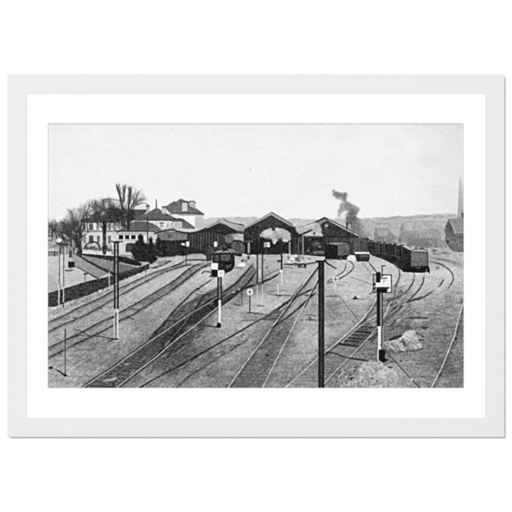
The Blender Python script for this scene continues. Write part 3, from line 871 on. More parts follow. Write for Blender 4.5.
# ---- train sheds, right gable
SH3 = "train shed beneath the smoke"
poly(Z("A5", (-5, 400), (90, 368), (140, 388), (150, 470), (150, 490), (-5, 490)), (198, 176), 1, {"1": 14, "4": 16, "2": 14}, SH3, soft=0.15)
line(Z("A5", (-60, 424), (0, 400), (92, 368)), 0.7, 116, 0.8, None, SH3, soft=0.12)
line(Z("A5", (-60, 436), (0, 412), (100, 378)), 0.8, 226, 0.6, None, None, soft=0.2)
poly(Z("A5", (165, 332), (350, 420), (470, 484), (512, 500), (512, 640), (150, 640), (140, 470), (130, 392), (95, 370)), (66, 48), 1, {"1": 18, "2": 12, "v": 8, "s": 8}, SH3)
poly(Z("A5", (160, 440), (240, 430), (330, 470), (360, 490), (160, 490)), 62, 0.6, {"1": 10}, soft=0.5)
line(Z("A5", (88, 370), (165, 331), (250, 372), (350, 424)), 1.0, 52, 0.95, None, SH3, curve=False)
poly(Z("A5", (100, 374), (165, 342), (200, 356), (170, 362), (132, 388)), 150, 0.9, {"1": 8}, SH3)
line(Z("A5", (196, 352), (262, 388), (330, 424), (420, 470), (512, 506)) + Z("A6", (145, 500)), (1.2, 1.7), 202, 0.95, {"1": 8}, SH3, curve=False)
line(Z("A5", (196, 362), (262, 400), (330, 436), (420, 482), (500, 512)), 0.7, 40, 0.8, curve=False)
line(Z("A5", (192, 344), (262, 380), (340, 416), (420, 460), (512, 496)), 0.6, 72, 0.7, curve=False)
dot(*Z("A5", (180, 397))[0], 1.8, 1.4, 190, 0.85, soft=0.25)
line(Z("A5", (-5, 456), (40, 438), (74, 430)), 1.0, 34, 0.95, None, SH3)
dot(*Z("A5", (80, 460))[0], 1.3, 1.3, 96, 0.8, soft=0.25)
poly(Z("A5", (90, 380), (130, 395), (150, 440), (110, 430), (90, 410)), 168, 0.5, {"4": 8}, soft=0.5)
line(Z("B5", (-5, 97), (150, 100), (400, 104), (500, 116)), 1.2, 40, 0.9, None, SH3, curve=False)
line(Z("B5", (-5, 106), (150, 110)), 0.5, 150, 0.6)
poly(Z("B5", (-5, 108), (180, 108), (180, 262), (-5, 250)), 44, 0.95, {"1": 12, "2": 8}, SH3, soft=0.1)
poly(Z("B5", (365, 110), (500, 118), (500, 225), (400, 235), (365, 250)), 66, 1, {"1": 12, "v": 18}, SH3, soft=0.1)
poly(Z("B6", (20, 100), (110, 112), (150, 125), (150, 200), (20, 220)), 74, 1, {"1": 14, "v": 16}, SH3, soft=0.1)
for k, x in enumerate(range(12, 500, 17)):
    line(Z("B5", (x, 112), (x + rnd.uniform(-6, 6), 132 + rnd.uniform(0, 12))), 0.6, rnd.choice((96, 130, 150)), 0.55, curve=False)
for x in (404, 416, 440, 462, 484):
    line(Z("B5", (x, 130), (x, 222)), 0.7, rnd.choice((110, 130)), 0.6, curve=False)
line(Z("B6", (0, 78), (60, 92), (145, 106)), 0.9, 205, 0.8, curve=False)
line(Z("B6", (0, 70), (20, 95), (110, 118), (130, 118)), 1.4, 40, 0.85, curve=False)
# things standing in its shade
poly(Z("B5", (66, 150), (100, 140), (150, 142), (158, 180), (152, 240), (80, 242), (66, 215)), 92, 0.85, {"1": 22, "2": 18}, "engine in the shed", soft=0.35)
dot(*Z("B5", (118, 165))[0], 2.0, 1.8, 160, 0.7, {"1": 20}, soft=0.3)
poly(Z("B5", (80, 218), (155, 216), (160, 240), (80, 242)), 146, 0.75, {"1": 10}, soft=0.25)
zrect("B5", 26, 200, 40, 224, 130, 0.7, soft=0.15)
zrect("B5", 0, 235, 40, 250, 190, 0.7, soft=0.2)

# ---- smoke
SM = "smoke plume"
for (P, g, a_, sf) in ((Z("A5", (228, 108), (248, 116), (270, 128), (312, 136), (340, 132), (346, 150), (332, 180), (345, 205), (318, 212), (296, 192), (262, 180), (238, 165), (230, 135)), 150, 0.75, 0.6),
                       (Z("A5", (300, 205), (345, 205), (400, 235), (436, 250), (450, 276), (430, 286), (400, 290), (350, 270), (310, 290), (285, 320), (270, 330), (276, 270), (300, 245)), 168, 0.8, 0.8),
                       (Z("A5", (355, 262), (410, 280), (416, 320), (440, 345), (470, 440), (500, 490), (480, 500), (400, 450), (350, 410), (332, 370), (338, 310)), 128, 0.7, 0.9)):
    poly(P, g, a_, {"1": 6, "2": 10, "4": 8}, SM, soft=sf, ragged=0.5)
sr = random.Random(5)
PUFFS = ([(236, 120, 8, 150), (240, 145, 12, 128), (262, 140, 14, 120), (284, 150, 16, 122), (306, 158, 18, 126), (326, 150, 16, 140), (330, 176, 14, 132), (316, 186, 14, 136), (334, 200, 12, 140),
          (340, 222, 20, 142), (320, 236, 20, 150), (300, 258, 18, 158), (288, 284, 14, 168), (280, 312, 10, 186), (362, 236, 20, 148), (390, 246, 20, 152), (416, 258, 18, 160), (436, 274, 12, 172),
          (376, 270, 22, 124), (392, 286, 22, 112), (372, 300, 24, 108), (388, 322, 26, 104), (362, 340, 24, 110), (386, 356, 28, 100), (408, 350, 20, 122), (366, 376, 24, 112), (404, 386, 26, 108),
          (390, 410, 24, 116), (424, 416, 26, 120), (440, 446, 24, 124), (418, 444, 20, 134), (462, 468, 20, 136), (478, 440, 18, 156), (488, 480, 16, 150), (456, 410, 18, 150), (448, 400, 16, 150), (344, 310, 12, 150), (350, 255, 20, 138), (404, 300, 20, 120), (400, 330, 22, 108), (352, 352, 18, 118), (418, 376, 22, 118), (436, 396, 20, 130), (400, 440, 20, 126), (470, 452, 18, 146), (452, 480, 18, 132), (318, 166, 18, 120), (270, 160, 14, 124), (300, 230, 14, 160)])
for (x, y, r_, g_) in PUFFS:
    (cx, cy), = Z("A5", (x, y))
    for _ in range(5):
        q = r_ / 8.0 * sr.uniform(0.4, 0.95)
        an, d_ = sr.uniform(0, 6.28), r_ / 8.0 * sr.uniform(0, 0.95)
        dot(cx + d_ * math.cos(an), cy + d_ * math.sin(an), q, q * sr.uniform(.7, 1.0), g_ - 2 + sr.uniform(-16, 18), 0.58, {"1": 8}, SM, soft=0.45)
poly(Z("A5", (300, 318), (335, 280), (340, 310), (322, 345)), 214, 0.6, None, None, soft=0.8)
poly(Z("A5", (230, 345), (290, 330), (330, 345), (330, 400), (280, 380)), 188, 0.5, {"4": 8}, soft=0.8)
# roof vent beside it
line(Z("A5", (343, 372), (345, 426)), 1.3, 44, 0.9, None, SH3, soft=0.1)
line(Z("A5", (362, 380), (368, 414)), 1.5, 196, 0.8, soft=0.2)
line(Z("A5", (350, 384), (376, 380)), 0.7, 60, 0.7)
poly(Z("A6", (0, 440), (40, 470), (90, 482), (60, 400), (20, 380)), 128, 0.4, {"4": 10}, soft=1.0)

# ---- rows of posts and platforms in front of the sheds
poly(Z("B3", (60, 255), (130, 238), (210, 236), (250, 262), (240, 280), (140, 282), (60, 300)), 176, 0.9, {"1": 8, "s": 6}, "platform#0", soft=0.25)
poly(Z("B3", (-5, 250), (70, 255), (60, 300), (-5, 330)), 188, 0.8, {"1": 7, "s": 6}, soft=0.3)
line(Z("B3", (80, 285), (200, 286), (280, 292)), 1.0, 66, 0.75, soft=0.2)
line(Z("B3", (60, 258), (70, 300), (110, 270)), 0.7, 110, 0.5)
poly(Z("B4", (-5, 260), (60, 250), (140, 246), (330, 246), (400, 246), (512, 246), (512, 300), (330, 300), (200, 268), (-5, 330)), 188, 0.75, {"1": 8, "s": 8}, "platform#1", soft=0.4)
poly(Z("B4", (-5, 312), (40, 318), (40, 336), (-5, 346)), 236, 0.9, soft=0.25)
poly(Z("B4", (-5, 280), (20, 275), (60, 285), (55, 305), (-5, 300)), 120, 0.7, {"1": 26}, soft=0.35)
poly(Z("B4", (400, 250), (460, 250), (450, 300), (410, 310)), 228, 0.8, {"1": 10}, soft=0.4)
for (x0_, y0_, x1_, y1_) in ((455, 256, 480, 300), (482, 262, 512, 300), (300, 288, 332, 304), (60, 255, 78, 284)):
    zrect("B4", x0_, y0_, x1_, y1_, 70, 0.7, {"1": 24}, soft=0.3)
line(Z("B4", (360, 320), (440, 322), (512, 318)), 1.0, 52, 0.85, soft=0.15)
line(Z("B4", (340, 345), (420, 350)), 0.8, 84, 0.6, soft=0.2)
zrect("B4", 462, 325, 500, 352, 60, 0.6, {"1": 26}, soft=0.3)
zrect("B4", 400, 385, 500, 392, 110, 0.4, soft=0.3)
poly(Z("B5", (10, 258), (180, 265), (160, 290), (40, 300), (10, 300)), 196, 0.8, {"1": 8}, "platform#2", soft=0.3)
line(Z("B5", (5, 246), (90, 262), (170, 268)), 1.0, 205, 0.7, soft=0.2)

# ---- locomotive and wagons
LO = "locomotive"
poly(Z("B3", (440, 140), (512, 128), (512, 245), (470, 238), (440, 200)), 66, 1, {"1": 16, "v": 16}, "wagon behind the locomotive", soft=0.12)
line(Z("B3", (440, 150), (512, 140)), 0.8, 40, 0.7, curve=False)
line(Z("B3", (440, 138), (512, 124)), 0.9, 190, 0.8, curve=False)
line(Z("B4", (-5, 130), (-5, 245)), 1.0, 60, 0.5)
poly(Z("B3", (238, 182), (300, 178), (430, 190), (440, 230), (300, 255), (240, 252)), (96, 62), 1, {"1": 14, "v": 10}, LO, soft=0.12)
poly(Z("B3", (360, 140), (400, 140), (440, 170), (440, 220), (380, 210)), 50, 0.9, {"1": 14}, LO, soft=0.2)
poly(Z("B3", (290, 240), (440, 228), (462, 250), (464, 320), (458, 350), (420, 384), (395, 392), (380, 360), (340, 362), (292, 320)), 34, 1, {"1": 10}, LO, soft=0.12)
poly(Z("B3", (300, 246), (350, 242), (350, 302), (304, 304)), 82, 0.95, {"1": 10}, LO, soft=0.15)
dot(*Z("B3", (396, 272))[0], 5.8, 4.0, 88, 0.95, {"1": 9}, LO, soft=0.2)
line(Z("B3", (345, 240), (345, 360)), 1.0, 34, 0.8)
poly(Z("B3", (300, 232), (330, 214), (400, 205), (440, 214), (462, 232), (400, 226), (380, 222), (350, 240)), 156, 0.8, {"1": 26}, LO, soft=0.15)
line(Z("B3", (300, 238), (340, 234), (400, 226)), 0.8, 52, 0.8)
line(Z("B3", (372, 200), (380, 225), (415, 228)), 1.2, 34, 0.85)
poly(Z("B3", (395, 304), (430, 302), (426, 318), (400, 318)), 20, 0.9, soft=0.15)
poly(Z("B3", (390, 320), (446, 310), (436, 340), (408, 356)), 96, 0.7, {"1": 14}, None, soft=0.3)
zrect("B3", 460, 250, 470, 340, 38, 0.9, soft=0.15)
line(Z("B3", (395, 392), (460, 352)), 1.0, 30, 0.9)
poly(Z("B3", (244, 262), (282, 258), (290, 290), (250, 292)), 40, 0.85, {"1": 12}, None, soft=0.25)
poly(Z("B3", (476, 290), (512, 285), (512, 345), (480, 340)), 196, 0.6, {"1": 8}, None, soft=0.4)
poly(Z("B3", (480, 312), (512, 314), (512, 342), (490, 338)), 226, 0.6, None, None, soft=0.4)
# white lamps on the shed front
zrect("B3", 304, 142, 328, 181, 240, 1, None, "white signal lamp#0", soft=0.12)
zrect("B3", 80, 140, 105, 180, 238, 1, None, "white signal lamp#1", soft=0.12)
poly(Z("B3", (40, 156), (55, 150), (72, 152), (74, 172), (56, 174), (42, 166)), 226, 0.95, None, "white signal lamp#2", soft=0.15)
line(Z("B3", (74, 178), (76, 250)), 1.0, 58, 0.8, None, None)
line(Z("B3", (97, 180), (98, 235)), 0.7, 76, 0.8)
line(Z("B3", (292, 145), (302, 170)), 0.7, 120, 0.7)
line(Z("B3", (330, 150), (390, 146)), 0.9, 80, 0.7)

WG = "goods wagon under the shed"
poly(Z("B5", (165, 166), (266, 168), (268, 280), (170, 278)), 32, 1, {"1": 8}, WG)
poly(Z("B5", (264, 170), (366, 164), (366, 248), (268, 256)), (104, 92), 1, {"1": 9, "v": 5}, WG, soft=0.08)
poly(Z("B5", (190, 156), (240, 146), (310, 148), (360, 160), (266, 172)), 138, 0.95, {"1": 9}, WG, soft=0.12)
line(Z("B5", (266, 168), (268, 256)), 0.8, 26, 0.9)
line(Z("B5", (268, 170), (310, 162), (366, 166)), 0.7, 56, 0.8)
poly(Z("B5", (268, 254), (366, 246), (352, 266), (340, 286), (300, 282), (268, 284)), 36, 1, {"1": 8}, WG, soft=0.1)
dot(*Z("B5", (296, 270))[0], 1.3, 1.3, 100, 0.6)
dot(*Z("B5", (336, 272))[0], 1.0, 1.2, 90, 0.6)
line(Z("B5", (160, 284), (260, 284), (300, 290)), 0.8, 60, 0.6)

poly(Z("B5", (345, 262), (365, 248), (405, 250), (420, 262), (415, 295), (395, 300), (350, 292)), 232, 0.95, {"1": 6}, "steam puff", soft=0.4)
OC_ = "low flat wagon"
poly(Z("B6", (15, 226), (40, 222), (140, 224), (146, 234), (140, 244), (30, 242)), 226, 1, {"1": 6}, OC_, soft=0.1)
poly(Z("B6", (28, 242), (142, 242), (142, 280), (132, 300), (40, 298), (30, 270)), (66, 40), 1, {"1": 12}, OC_, soft=0.12)
poly(Z("B6", (62, 248), (136, 246), (134, 264), (66, 266)), 112, 0.75, {"1": 10}, None, soft=0.2)
line(Z("B6", (20, 234), (36, 256)), 0.9, 70, 0.8)
line(Z("B6", (36, 242), (142, 242)), 0.5, 46, 0.8)

TR = "long goods train"
poly(Z("B6", (118, 150), (135, 136), (200, 145), (260, 154), (370, 168), (415, 180), (450, 196), (476, 214), (476, 320), (506, 352), (506, 388), (420, 384), (370, 350), (320, 316), (250, 282), (160, 250), (140, 232), (125, 200)),
     (54, 34), 1, {"1": 14, "2": 12}, TR, soft=0.12)
line(Z("B6", (132, 140), (200, 148), (260, 156), (330, 164), (400, 176)), 0.9, 176, 0.75, {"1": 25}, soft=0.12, patchy=0.35)
line(Z("B6", (400, 178), (440, 184), (462, 204)), 2.0, 196, 0.7, {"1": 20}, soft=0.3)
line(Z("B6", (370, 176), (415, 168)), 0.8, 60, 0.8)
for P, g, a_ in ((Z("B6", (150, 232), (250, 236), (350, 262), (444, 304)), 112, 0.6), (Z("B6", (330, 250), (400, 268), (446, 292)), 130, 0.6), (Z("B6", (140, 170), (250, 184), (350, 205), (440, 232)), 96, 0.45),
                 (Z("B6", (160, 200), (280, 214), (400, 250)), 84, 0.4)):
    line(P, 0.8, g, a_, None, None, soft=0.2, patchy=0.4)
for k in range(7):
    x = 175 + k * 42
    line(Z("B6", (x, 150 + k * 6), (x + 6, 226 + k * 9)), 0.7, rnd.choice((24, 84)), 0.6, curve=False)
poly(Z("B6", (320, 290), (350, 300), (380, 330), (384, 360), (350, 350)), 84, 0.4, {"1": 10}, soft=0.6)
line(Z("B6", (330, 312), (362, 336), (384, 378)), 0.6, 130, 0.6)
for (x, y, rx, ry) in ((160, 138, 2.2, 1.0), (215, 146, 2.4, 1.0), (262, 150, 1.8, 1.2), (305, 158, 2.4, 1.0), (345, 162, 2.0, 1.2), (395, 172, 2.2, 1.0)):
    dot(*Z("B6", (x, y))[0], rx, ry, 58, 0.85, {"1": 20}, TR, soft=0.25)
for (x0_, y0_, x1_, y1_) in ((178, 150, 182, 236), (232, 158, 238, 250), (284, 164, 292, 268), (334, 172, 344, 290), (388, 184, 400, 316)):
    line(Z("B6", (x0_, y0_), (x1_, y1_)), 1.0, 20, 0.8, None, None, soft=0.15, curve=False)
    line(Z("B6", (x0_ + 9, y0_ + 6), (x1_ + 9, y1_ - 24)), 0.7, 104, 0.6, None, None, soft=0.15, curve=False)
for k in range(12):
    x = 165 + k * 24
    dot(*Z("B6", (x, 240 + (x - 165) * 0.42))[0], 0.8, 0.9, 78, 0.5, soft=0.2)
WE = "tail wagon of the goods train"
poly(Z("B7", (-10, 180), (20, 188), (52, 215), (56, 345), (200, 340), (204, 384), (160, 386), (120, 390), (-10, 384)), (46, 28), 1, {"1": 12}, TR, soft=0.1)
poly(Z("B7", (0, 168), (40, 196), (60, 212), (30, 200), (0, 188)), 206, 0.7, {"1": 10}, soft=0.25)
poly(Z("B7", (52, 224), (190, 228), (192, 336), (58, 342)), (122, 104), 1, {"1": 11, "2": 6}, WE)
poly(Z("B7", (54, 214), (120, 206), (186, 216), (192, 228), (52, 226)), 178, 1, {"1": 14}, WE, soft=0.08)
line(Z("B7", (52, 222), (192, 228)), 0.8, 48, 0.9, curve=False)
line(Z("B7", (54, 214), (54, 345)), 0.8, 34, 0.9, curve=False)
line(Z("B7", (191, 226), (193, 340)), 0.8, 46, 0.9, curve=False)
line(Z("B7", (60, 340), (192, 335)), 0.8, 44, 0.9, curve=False)
poly(Z("B7", (60, 344), (195, 338), (206, 352), (205, 372), (196, 388), (184, 362), (170, 388), (130, 384), (60, 378)), 24, 1, {"1": 10}, WE, soft=0.12)
line(Z("B7", (100, 352), (130, 350)), 1.0, 150, 0.7, soft=0.15)
line(Z("B7", (50, 214), (86, 204), (120, 200), (160, 204), (192, 214)), 0.8, 62, 0.8, None, WE, soft=0.1)
for x in (84, 118, 152):
    line(Z("B7", (x, 232), (x + 1, 334)), 0.5, 92, 0.5, curve=False)
for x in (78, 150, 205):
    line(Z("B7", (x, 376), (x - 2, 392)), 1.0, 34, 0.85, None, WE, soft=0.15, curve=False)
line(Z("B7", (70, 300), (186, 296)), 0.5, 96, 0.4)
line(Z("B7", (182, 362), (180, 388)), 0.8, 196, 0.7)
# clutter on the far ground, right
for (t, x, y, rx, ry, g) in (("B7", 245, 212, 2.2, 1.0, 60), ("B7", 240, 236, 1.6, 0.7, 84), ("B7", 270, 242, 4.0, 0.6, 100), ("B7", 325, 232, 2.5, 0.8, 104), ("B7", 145, 195, 2.4, 0.8, 66), ("B7", 75, 185, 2.2, 1.2, 190),
                              ("B7", 95, 190, 1.0, 1.6, 90), ("B7", 268, 352, 2.2, 1.2, 112), ("B7", 220, 190, 2.4, 1.5, 160), ("B7", 206, 215, 1.5, 2.2, 205), ("B7", 350, 240, 4, .7, 130), ("B6", 488, 185, 1.6, 1.1, 200)):
    dot(*Z(t, (x, y))[0], rx, ry, g, 0.75, {"1": 12}, soft=0.3)
for y_ in (238, 248, 262, 276, 300):
    line(Z("B7", (200 + y_ * 0.1, y_), (330, y_ + 8), (472, y_ + 20)), rnd.uniform(0.5, 1.0), rnd.choice((205, 130, 210)), 0.5, soft=0.3, patchy=0.6)

# ---- conifers and bushes by the hedge
def conifer(apex, half, bottom, name, seed):
    r = random.Random(seed)
    (ax, ay) = apex
    P, Q = [], []
    n = 11
    for k in range(n + 1):
        t = k / n
        w = half * (0.08 + 0.92 * t ** 0.8)
        y = ay + (bottom - ay) * t
        P.append((ax + w * r.uniform(0.75, 1.15), y + r.uniform(0, 0.6)))
        P.append((ax + w * r.uniform(0.5, 0.75), y + 0.8))
        Q.append((ax - w * r.uniform(0.75, 1.15), y + r.uniform(0, 0.6)))
        Q.append((ax - w * r.uniform(0.5, 0.75), y + 0.8))
    O = [(ax, ay - 0.5)] + P + Q[::-1]
    poly(O, 36, 1, {"1": 14, "2": 9}, name, soft=0.12)
    for k in range(60):
        t = r.random() ** 0.7
        w = half * (0.1 + 0.9 * t ** 0.8)
        x, y = ax + r.uniform(-w, w), ay + (bottom - ay) * t
        s_ = 1 if x > ax else -1
        line([(x, y), (x + s_ * r.uniform(0.5, 1.6), y + r.uniform(0.3, 1.1))], 0.5, r.choice((22, 30, 58, 74)), 0.6, curve=False)


poly(Z("B2", (350, 120), (372, 100), (400, 150), (440, 180), (450, 258), (400, 270), (360, 262)), 42, 0.95, {"1": 14, "2": 10}, "bushes", soft=0.4, ragged=0.6)
poly(Z("B2", (170, 170), (200, 130), (262, 150), (300, 170), (362, 150), (400, 160), (440, 190), (452, 258), (400, 268), (330, 262), (280, 290), (200, 280), (160, 240)), 40, 0.95, {"1": 20, "2": 14}, "bushes", soft=0.4, ragged=0.8)
conifer((140.6, 233.6), 9.5, 261, "conifer", 3)
conifer((150.6, 236.6), 7.5, 260, "conifer beside the wires", 5)
poly(Z("B2", (150, 200), (200, 190), (240, 230), (230, 290), (180, 270), (155, 230)), 40, 0.95, {"1": 14, "2": 10}, None, soft=0.4, ragged=0.6)
poly(Z("B2", (278, 258), (310, 248), (352, 258), (362, 290), (346, 316), (312, 322), (284, 300)), 38, 1, {"1": 16, "2": 10}, "bushes", soft=0.25, ragged=0.5)
poly(Z("B2", (362, 258), (400, 266), (440, 258), (430, 270), (372, 276)), 120, 0.7, {"1": 14}, soft=0.3)
line(Z("B2", (283, -60), (284, 60), (282, 240), (278, 300)), 0.8, 44, 0.85, None, "wire pole", curve=False)
line(Z("A2", (284, 340), (284, 512)), 0.7, 58, 0.85, None, "wire pole", curve=False)
line(Z("B2", (268, 330), (268, 470)), 0.7, 120, 0.6)
dot(*Z("B2", (270, 380))[0], 0.7, 1.0, 90, 0.7)

# far ends of the platforms, left of the locomotive
poly(Z("B2", (370, 280), (440, 262), (512, 258), (512, 330), (400, 360), (330, 350), (300, 330)), 178, 0.8, {"1": 10, "s": 6}, None, soft=0.4)
poly(Z("B2", (360, 300), (470, 282), (470, 300), (372, 330)), 120, 0.6, {"1": 12, "s": 10}, None, soft=0.35)
line(Z("B2", (330, 352), (400, 330), (470, 296)), 1.2, 44, 0.8, None, None, soft=0.15, patchy=0.4)
line(Z("B2", (300, 350), (370, 352)), 1.2, 60, 0.6, soft=0.25)
line(Z("B2", (440, 285), (512, 282)), 1.2, 215, 0.6, soft=0.3)
line(Z("B2", (340, 362), (440, 335), (512, 310)), 1.2, 200, 0.6, soft=0.3)

# ---- tracks at the hedge side (dark rails)
for QL, QR in (([(46, 323.4), (63, 316), (79.2, 307.4), (98, 299), (112, 291.6), (120.7, 287.8), (137, 280.2), (153, 273), (166, 268.8)], [(46, 333), (63, 324.7), (80.5, 317.4), (98, 308), (112, 299.7), (134.5, 287.4), (149.5, 279.4), (164, 272.2), (176, 268)]),
               ([(46, 349), (65.5, 340), (81.7, 332.2), (98, 323.5), (112, 317), (119, 313), (137, 303), (155.7, 292), (176, 279.6), (190, 268)], [(46, 359), (65.5, 349.2), (81.7, 341), (98, 333.4), (112, 326), (119, 321), (129.5, 316.4), (143, 308), (162, 296.4), (176, 287.6), (194.7, 272.7)])):
    poly(smooth(QL) + smooth(QR)[::-1], 142, 0.24, {"1": 12, "2": 12, "d": 12}, None, soft=0.9)


poly([(137, 303), (156, 291.5), (176, 279.6), (190, 268), (203, 262), (213, 262), (203, 267), (194.7, 273), (176, 288), (162, 297), (143, 308.5)], 112, 0.5, {"1": 16, "2": 16, "d": 16}, None, soft=0.9)
for P, w_, g, a_ in (([(180, 300), (196, 288), (212, 276), (222, 268)], 3.0, 128, 0.4), ([(150, 300), (170, 288), (188, 274)], 1.6, 205, 0.35), ([(110, 312), (140, 296), (170, 279)], 2.6, 202, 0.3), ([(60, 325), (100, 305), (140, 285)], 2.0, 196, 0.25),
                     ([(60, 356), (100, 338), (140, 318), (170, 300)], 3.4, 140, 0.35), ([(84, 384), (110, 366), (150, 336), (176, 312)], 3.6, 112, 0.45), ([(120, 392), (150, 372), (180, 350), (200, 334)], 4.0, 104, 0.4), ([(48, 386), (70, 378), (86, 372)], 6.0, 186, 0.3),
                     ([(205, 388), (240, 362), (262, 336)], 4.0, 128, 0.35), ([(196, 345), (225, 328), (248, 312)], 4.0, 180, 0.3), ([(290, 388), (310, 362), (320, 340)], 6.0, 178, 0.3), ([(300, 372), (330, 346), (356, 322)], 2.6, 118, 0.45), ([(326, 376), (346, 354), (364, 336)], 3.0, 112, 0.4),
                     ([(395, 310), (420, 302), (450, 296)], 4.0, 186, 0.3), ([(420, 318), (440, 330), (452, 336)], 5.0, 132, 0.35), ([(425, 372), (440, 352), (450, 330)], 5.0, 118, 0.35), ([(176, 262), (200, 258), (214, 256)], 1.6, 206, 0.5), ([(160, 274), (180, 266), (205, 259)], 1.2, 96, 0.5)):
    line(P, w_, g, a_, {"1": 12, "2": 12}, None, soft=1.2, patchy=0.6)


def rail(P, w, g=48, a=0.9, name=None, light=None, patchy=0.25, soft=0.08, shade=None):
    shade = 0.5 if shade is None else shade
    if shade:
        line(P, tuple(3.4 * q for q in (w if isinstance(w, tuple) else (w, w))), 92, shade, {"1": 10}, None, soft=0.6, patchy=0.4, off=(0.3, 0.6))
    w = tuple(1.02 * q for q in w) if isinstance(w, tuple) else 1.02 * w
    line(P, w, g - 8, a, None, name, soft=soft, patchy=0.28, thr=0.3, fade=0.06)
    if light:
        line(P, (0.3, 0.3), light, 0.6, None, None, off=(-0.35, -0.5))


TA = "rails beside the hedge"
rail([(46, 323.4), (63, 316), (79.2, 307.4), (98, 299), (112, 291.6), (120.7, 287.8), (137, 280.2), (153, 273), (166, 268.8), (184, 263)], (1.1, 0.6), 52, 0.9, TA, 200)
rail([(46, 333), (63, 324.7), (80.5, 317.4), (98, 308), (112, 299.7), (134.5, 287.4), (149.5, 279.4), (164, 272.2), (176, 268), (190, 263.6)], (1.1, 0.6), 48, 0.9, TA, 196)
TB = "rails beside the short post"
rail([(46, 349), (65.5, 340), (81.7, 332.2), (98, 323.5), (112, 317), (119, 313), (137, 303), (155.7, 292), (176, 279.6), (190, 268), (203, 262.4)], (1.3, 0.6), 44, 0.92, TB, 190)
rail([(46, 359), (65.5, 349.2), (81.7, 341), (98, 333.4), (112, 326), (119, 321), (129.5, 316.4), (143, 308), (162, 296.4), (176, 287.6), (194.7, 272.7), (203, 266.8), (213, 261.5)], (1.4, 0.7), 40, 0.92, TB, 186)
poly([(140, 303), (156, 293), (175, 281), (176, 287), (162, 296), (150, 303)], 118, 0.55, {"1": 14, "s": 12}, None, soft=0.7)
for P, w_ in ((Z("C2", (125, 272), (170, 266), (222, 270)), 0.9), (Z("C2", (118, 330), (150, 340), (175, 344)), 1.1), (Z("C1", (400, 256), (432, 260)), 1.0), (Z("C1", (215, 428), (262, 442), (300, 462), (345, 482)), 0.8),
              (Z("D1", (190, 66), (270, 62), (350, 66), (420, 68), (512, 90)), 1.1), (Z("C2", (235, 262), (275, 250)), 0.9), (Z("C1", (200, 335), (262, 335)), 1.3), (Z("C1", (350, 0), (385, 16)), .8), (Z("C2", (180, 215), (240, 212)), .6), (Z("C2", (290, 185), (345, 186)), .8)):
    line(P, w_, 58, 0.8, None, None, soft=0.15, patchy=0.3)
line(Z("D1", (140, 185), (300, 175), (450, 160), (500, 165)), 0.9, 98, 0.6, soft=0.3, patchy=0.3)
line(Z("D1", (380, 200), (440, 200), (512, 190)), 0.8, 108, 0.6, soft=0.3)
dot(*Z("D1", (478, 160))[0], 2.2, 1.6, 168, 0.6, {"1": 14}, soft=0.4)
line(Z("D1", (485, 108), (512, 106)), 1.0, 46, 0.8, soft=0.15)
line(Z("D1", (150, 390), (270, 388), (390, 388)), 0.7, 108, 0.6, soft=0.25)

# ---- near double track with the points (sleepers on dark ballast, bright rail heads)
TN = "near track with points"
Lr = [(81, 388.9), (97, 378.2), (112, 368.6), (130.7, 355), (149.5, 341.7), (169.5, 328), (176, 323.4), (191, 313.5), (207, 304), (223.5, 293), (233.7, 284.8), (243, 275), (248, 269.5), (253, 263)]
Rr = [(114, 390), (117, 387.4), (137, 371.7), (155.7, 357.4), (176, 340), (194.7, 326), (217, 307.9), (233.7, 295.8), (244.6, 288.3), (251, 285.6), (258, 283.6)]
bed = smooth(Lr[:10]) + smooth(Rr[:8])[::-1]
poly(smooth(Lr[8:]) + smooth(Rr[6:])[::-1], (140, 104), 0.55, {"1": 14, "2": 12}, TN, soft=0.5)
poly([(x - 1.0, y) for x, y in smooth(Lr[:9])] + [(x + 5, y + 1) for x, y in smooth(Rr[:7])[::-1]], 92, 0.6, {"1": 14, "2": 12}, None, soft=1.3)
poly(bed, (58, 92), 0.9, {"1": 14, "2": 10, "s": 8}, TN, soft=0.3)
poly([(147, 340), (160, 327), (176, 311), (186, 303), (205, 293), (222, 285), (223.5, 293), (207, 304), (191, 313.5), (176, 323.4), (160, 334.5)], 68, 0.78, {"1": 18, "2": 16, "d": 18}, None, soft=0.9)
poly([(160, 340), (176, 326), (200, 307), (222, 294), (228, 296), (205, 314), (180, 334), (164, 348)], 38, 0.85, {"1": 12, "2": 10}, None, soft=1.0)
poly([(176, 341), (194, 327), (206, 318), (214, 318), (200, 330), (186, 345), (176, 352), (160, 364)], 74, 0.6, {"1": 14, "d": 12}, None, soft=1.4)
# sleepers
def at(Q, y):
    for j in range(len(Q) - 1):
        if (Q[j][1] - y) * (Q[j + 1][1] - y) <= 0 and Q[j][1] != Q[j + 1][1]:
            u = (y - Q[j][1]) / (Q[j + 1][1] - Q[j][1])
            return Q[j][0] + (Q[j + 1][0] - Q[j][0]) * u
    return Q[-1][0]


yy, pitch = 388.0, 4.3
while yy > 306:
    t = (388 - yy) / 82
    xl, xr = at(Lr, yy - 1), at(Rr, yy + 0.5)
    line([(xl + 1.2, yy - 0.8), ((xl + xr) / 2, yy - 0.2 + rnd.uniform(-.3, .3)), (xr - 0.8, yy + 0.6)], pitch * 0.5, rnd.uniform(100, 128) - 34 * t, 0.62, {"1": 16, "2": 10}, None, soft=0.3, patchy=0.45)
    line([(xl + 0.6, yy - pitch * 0.5), (xr - 1.0, yy - pitch * 0.5 + 1.4)], pitch * 0.28, 38, 0.6, None, None, soft=0.25, patchy=0.45)
    yy -= pitch
    pitch = max(0.9, pitch * 0.935)
poly(Z("D1", (430, 432), (470, 410), (512, 402)) + Z("D2", (30, 398), (40, 406), (0, 420)) + Z("D1", (470, 432)), 196, 0.8, {"1": 12}, None, soft=0.3)
poly(Z("D2", (90, 296), (110, 282), (146, 284), (130, 298)), 168, 0.8, {"1": 12}, None, soft=0.3)
poly(Z("D2", (0, 440), (40, 410), (50, 420), (0, 470)), 40, 0.7, None, None, soft=0.3)
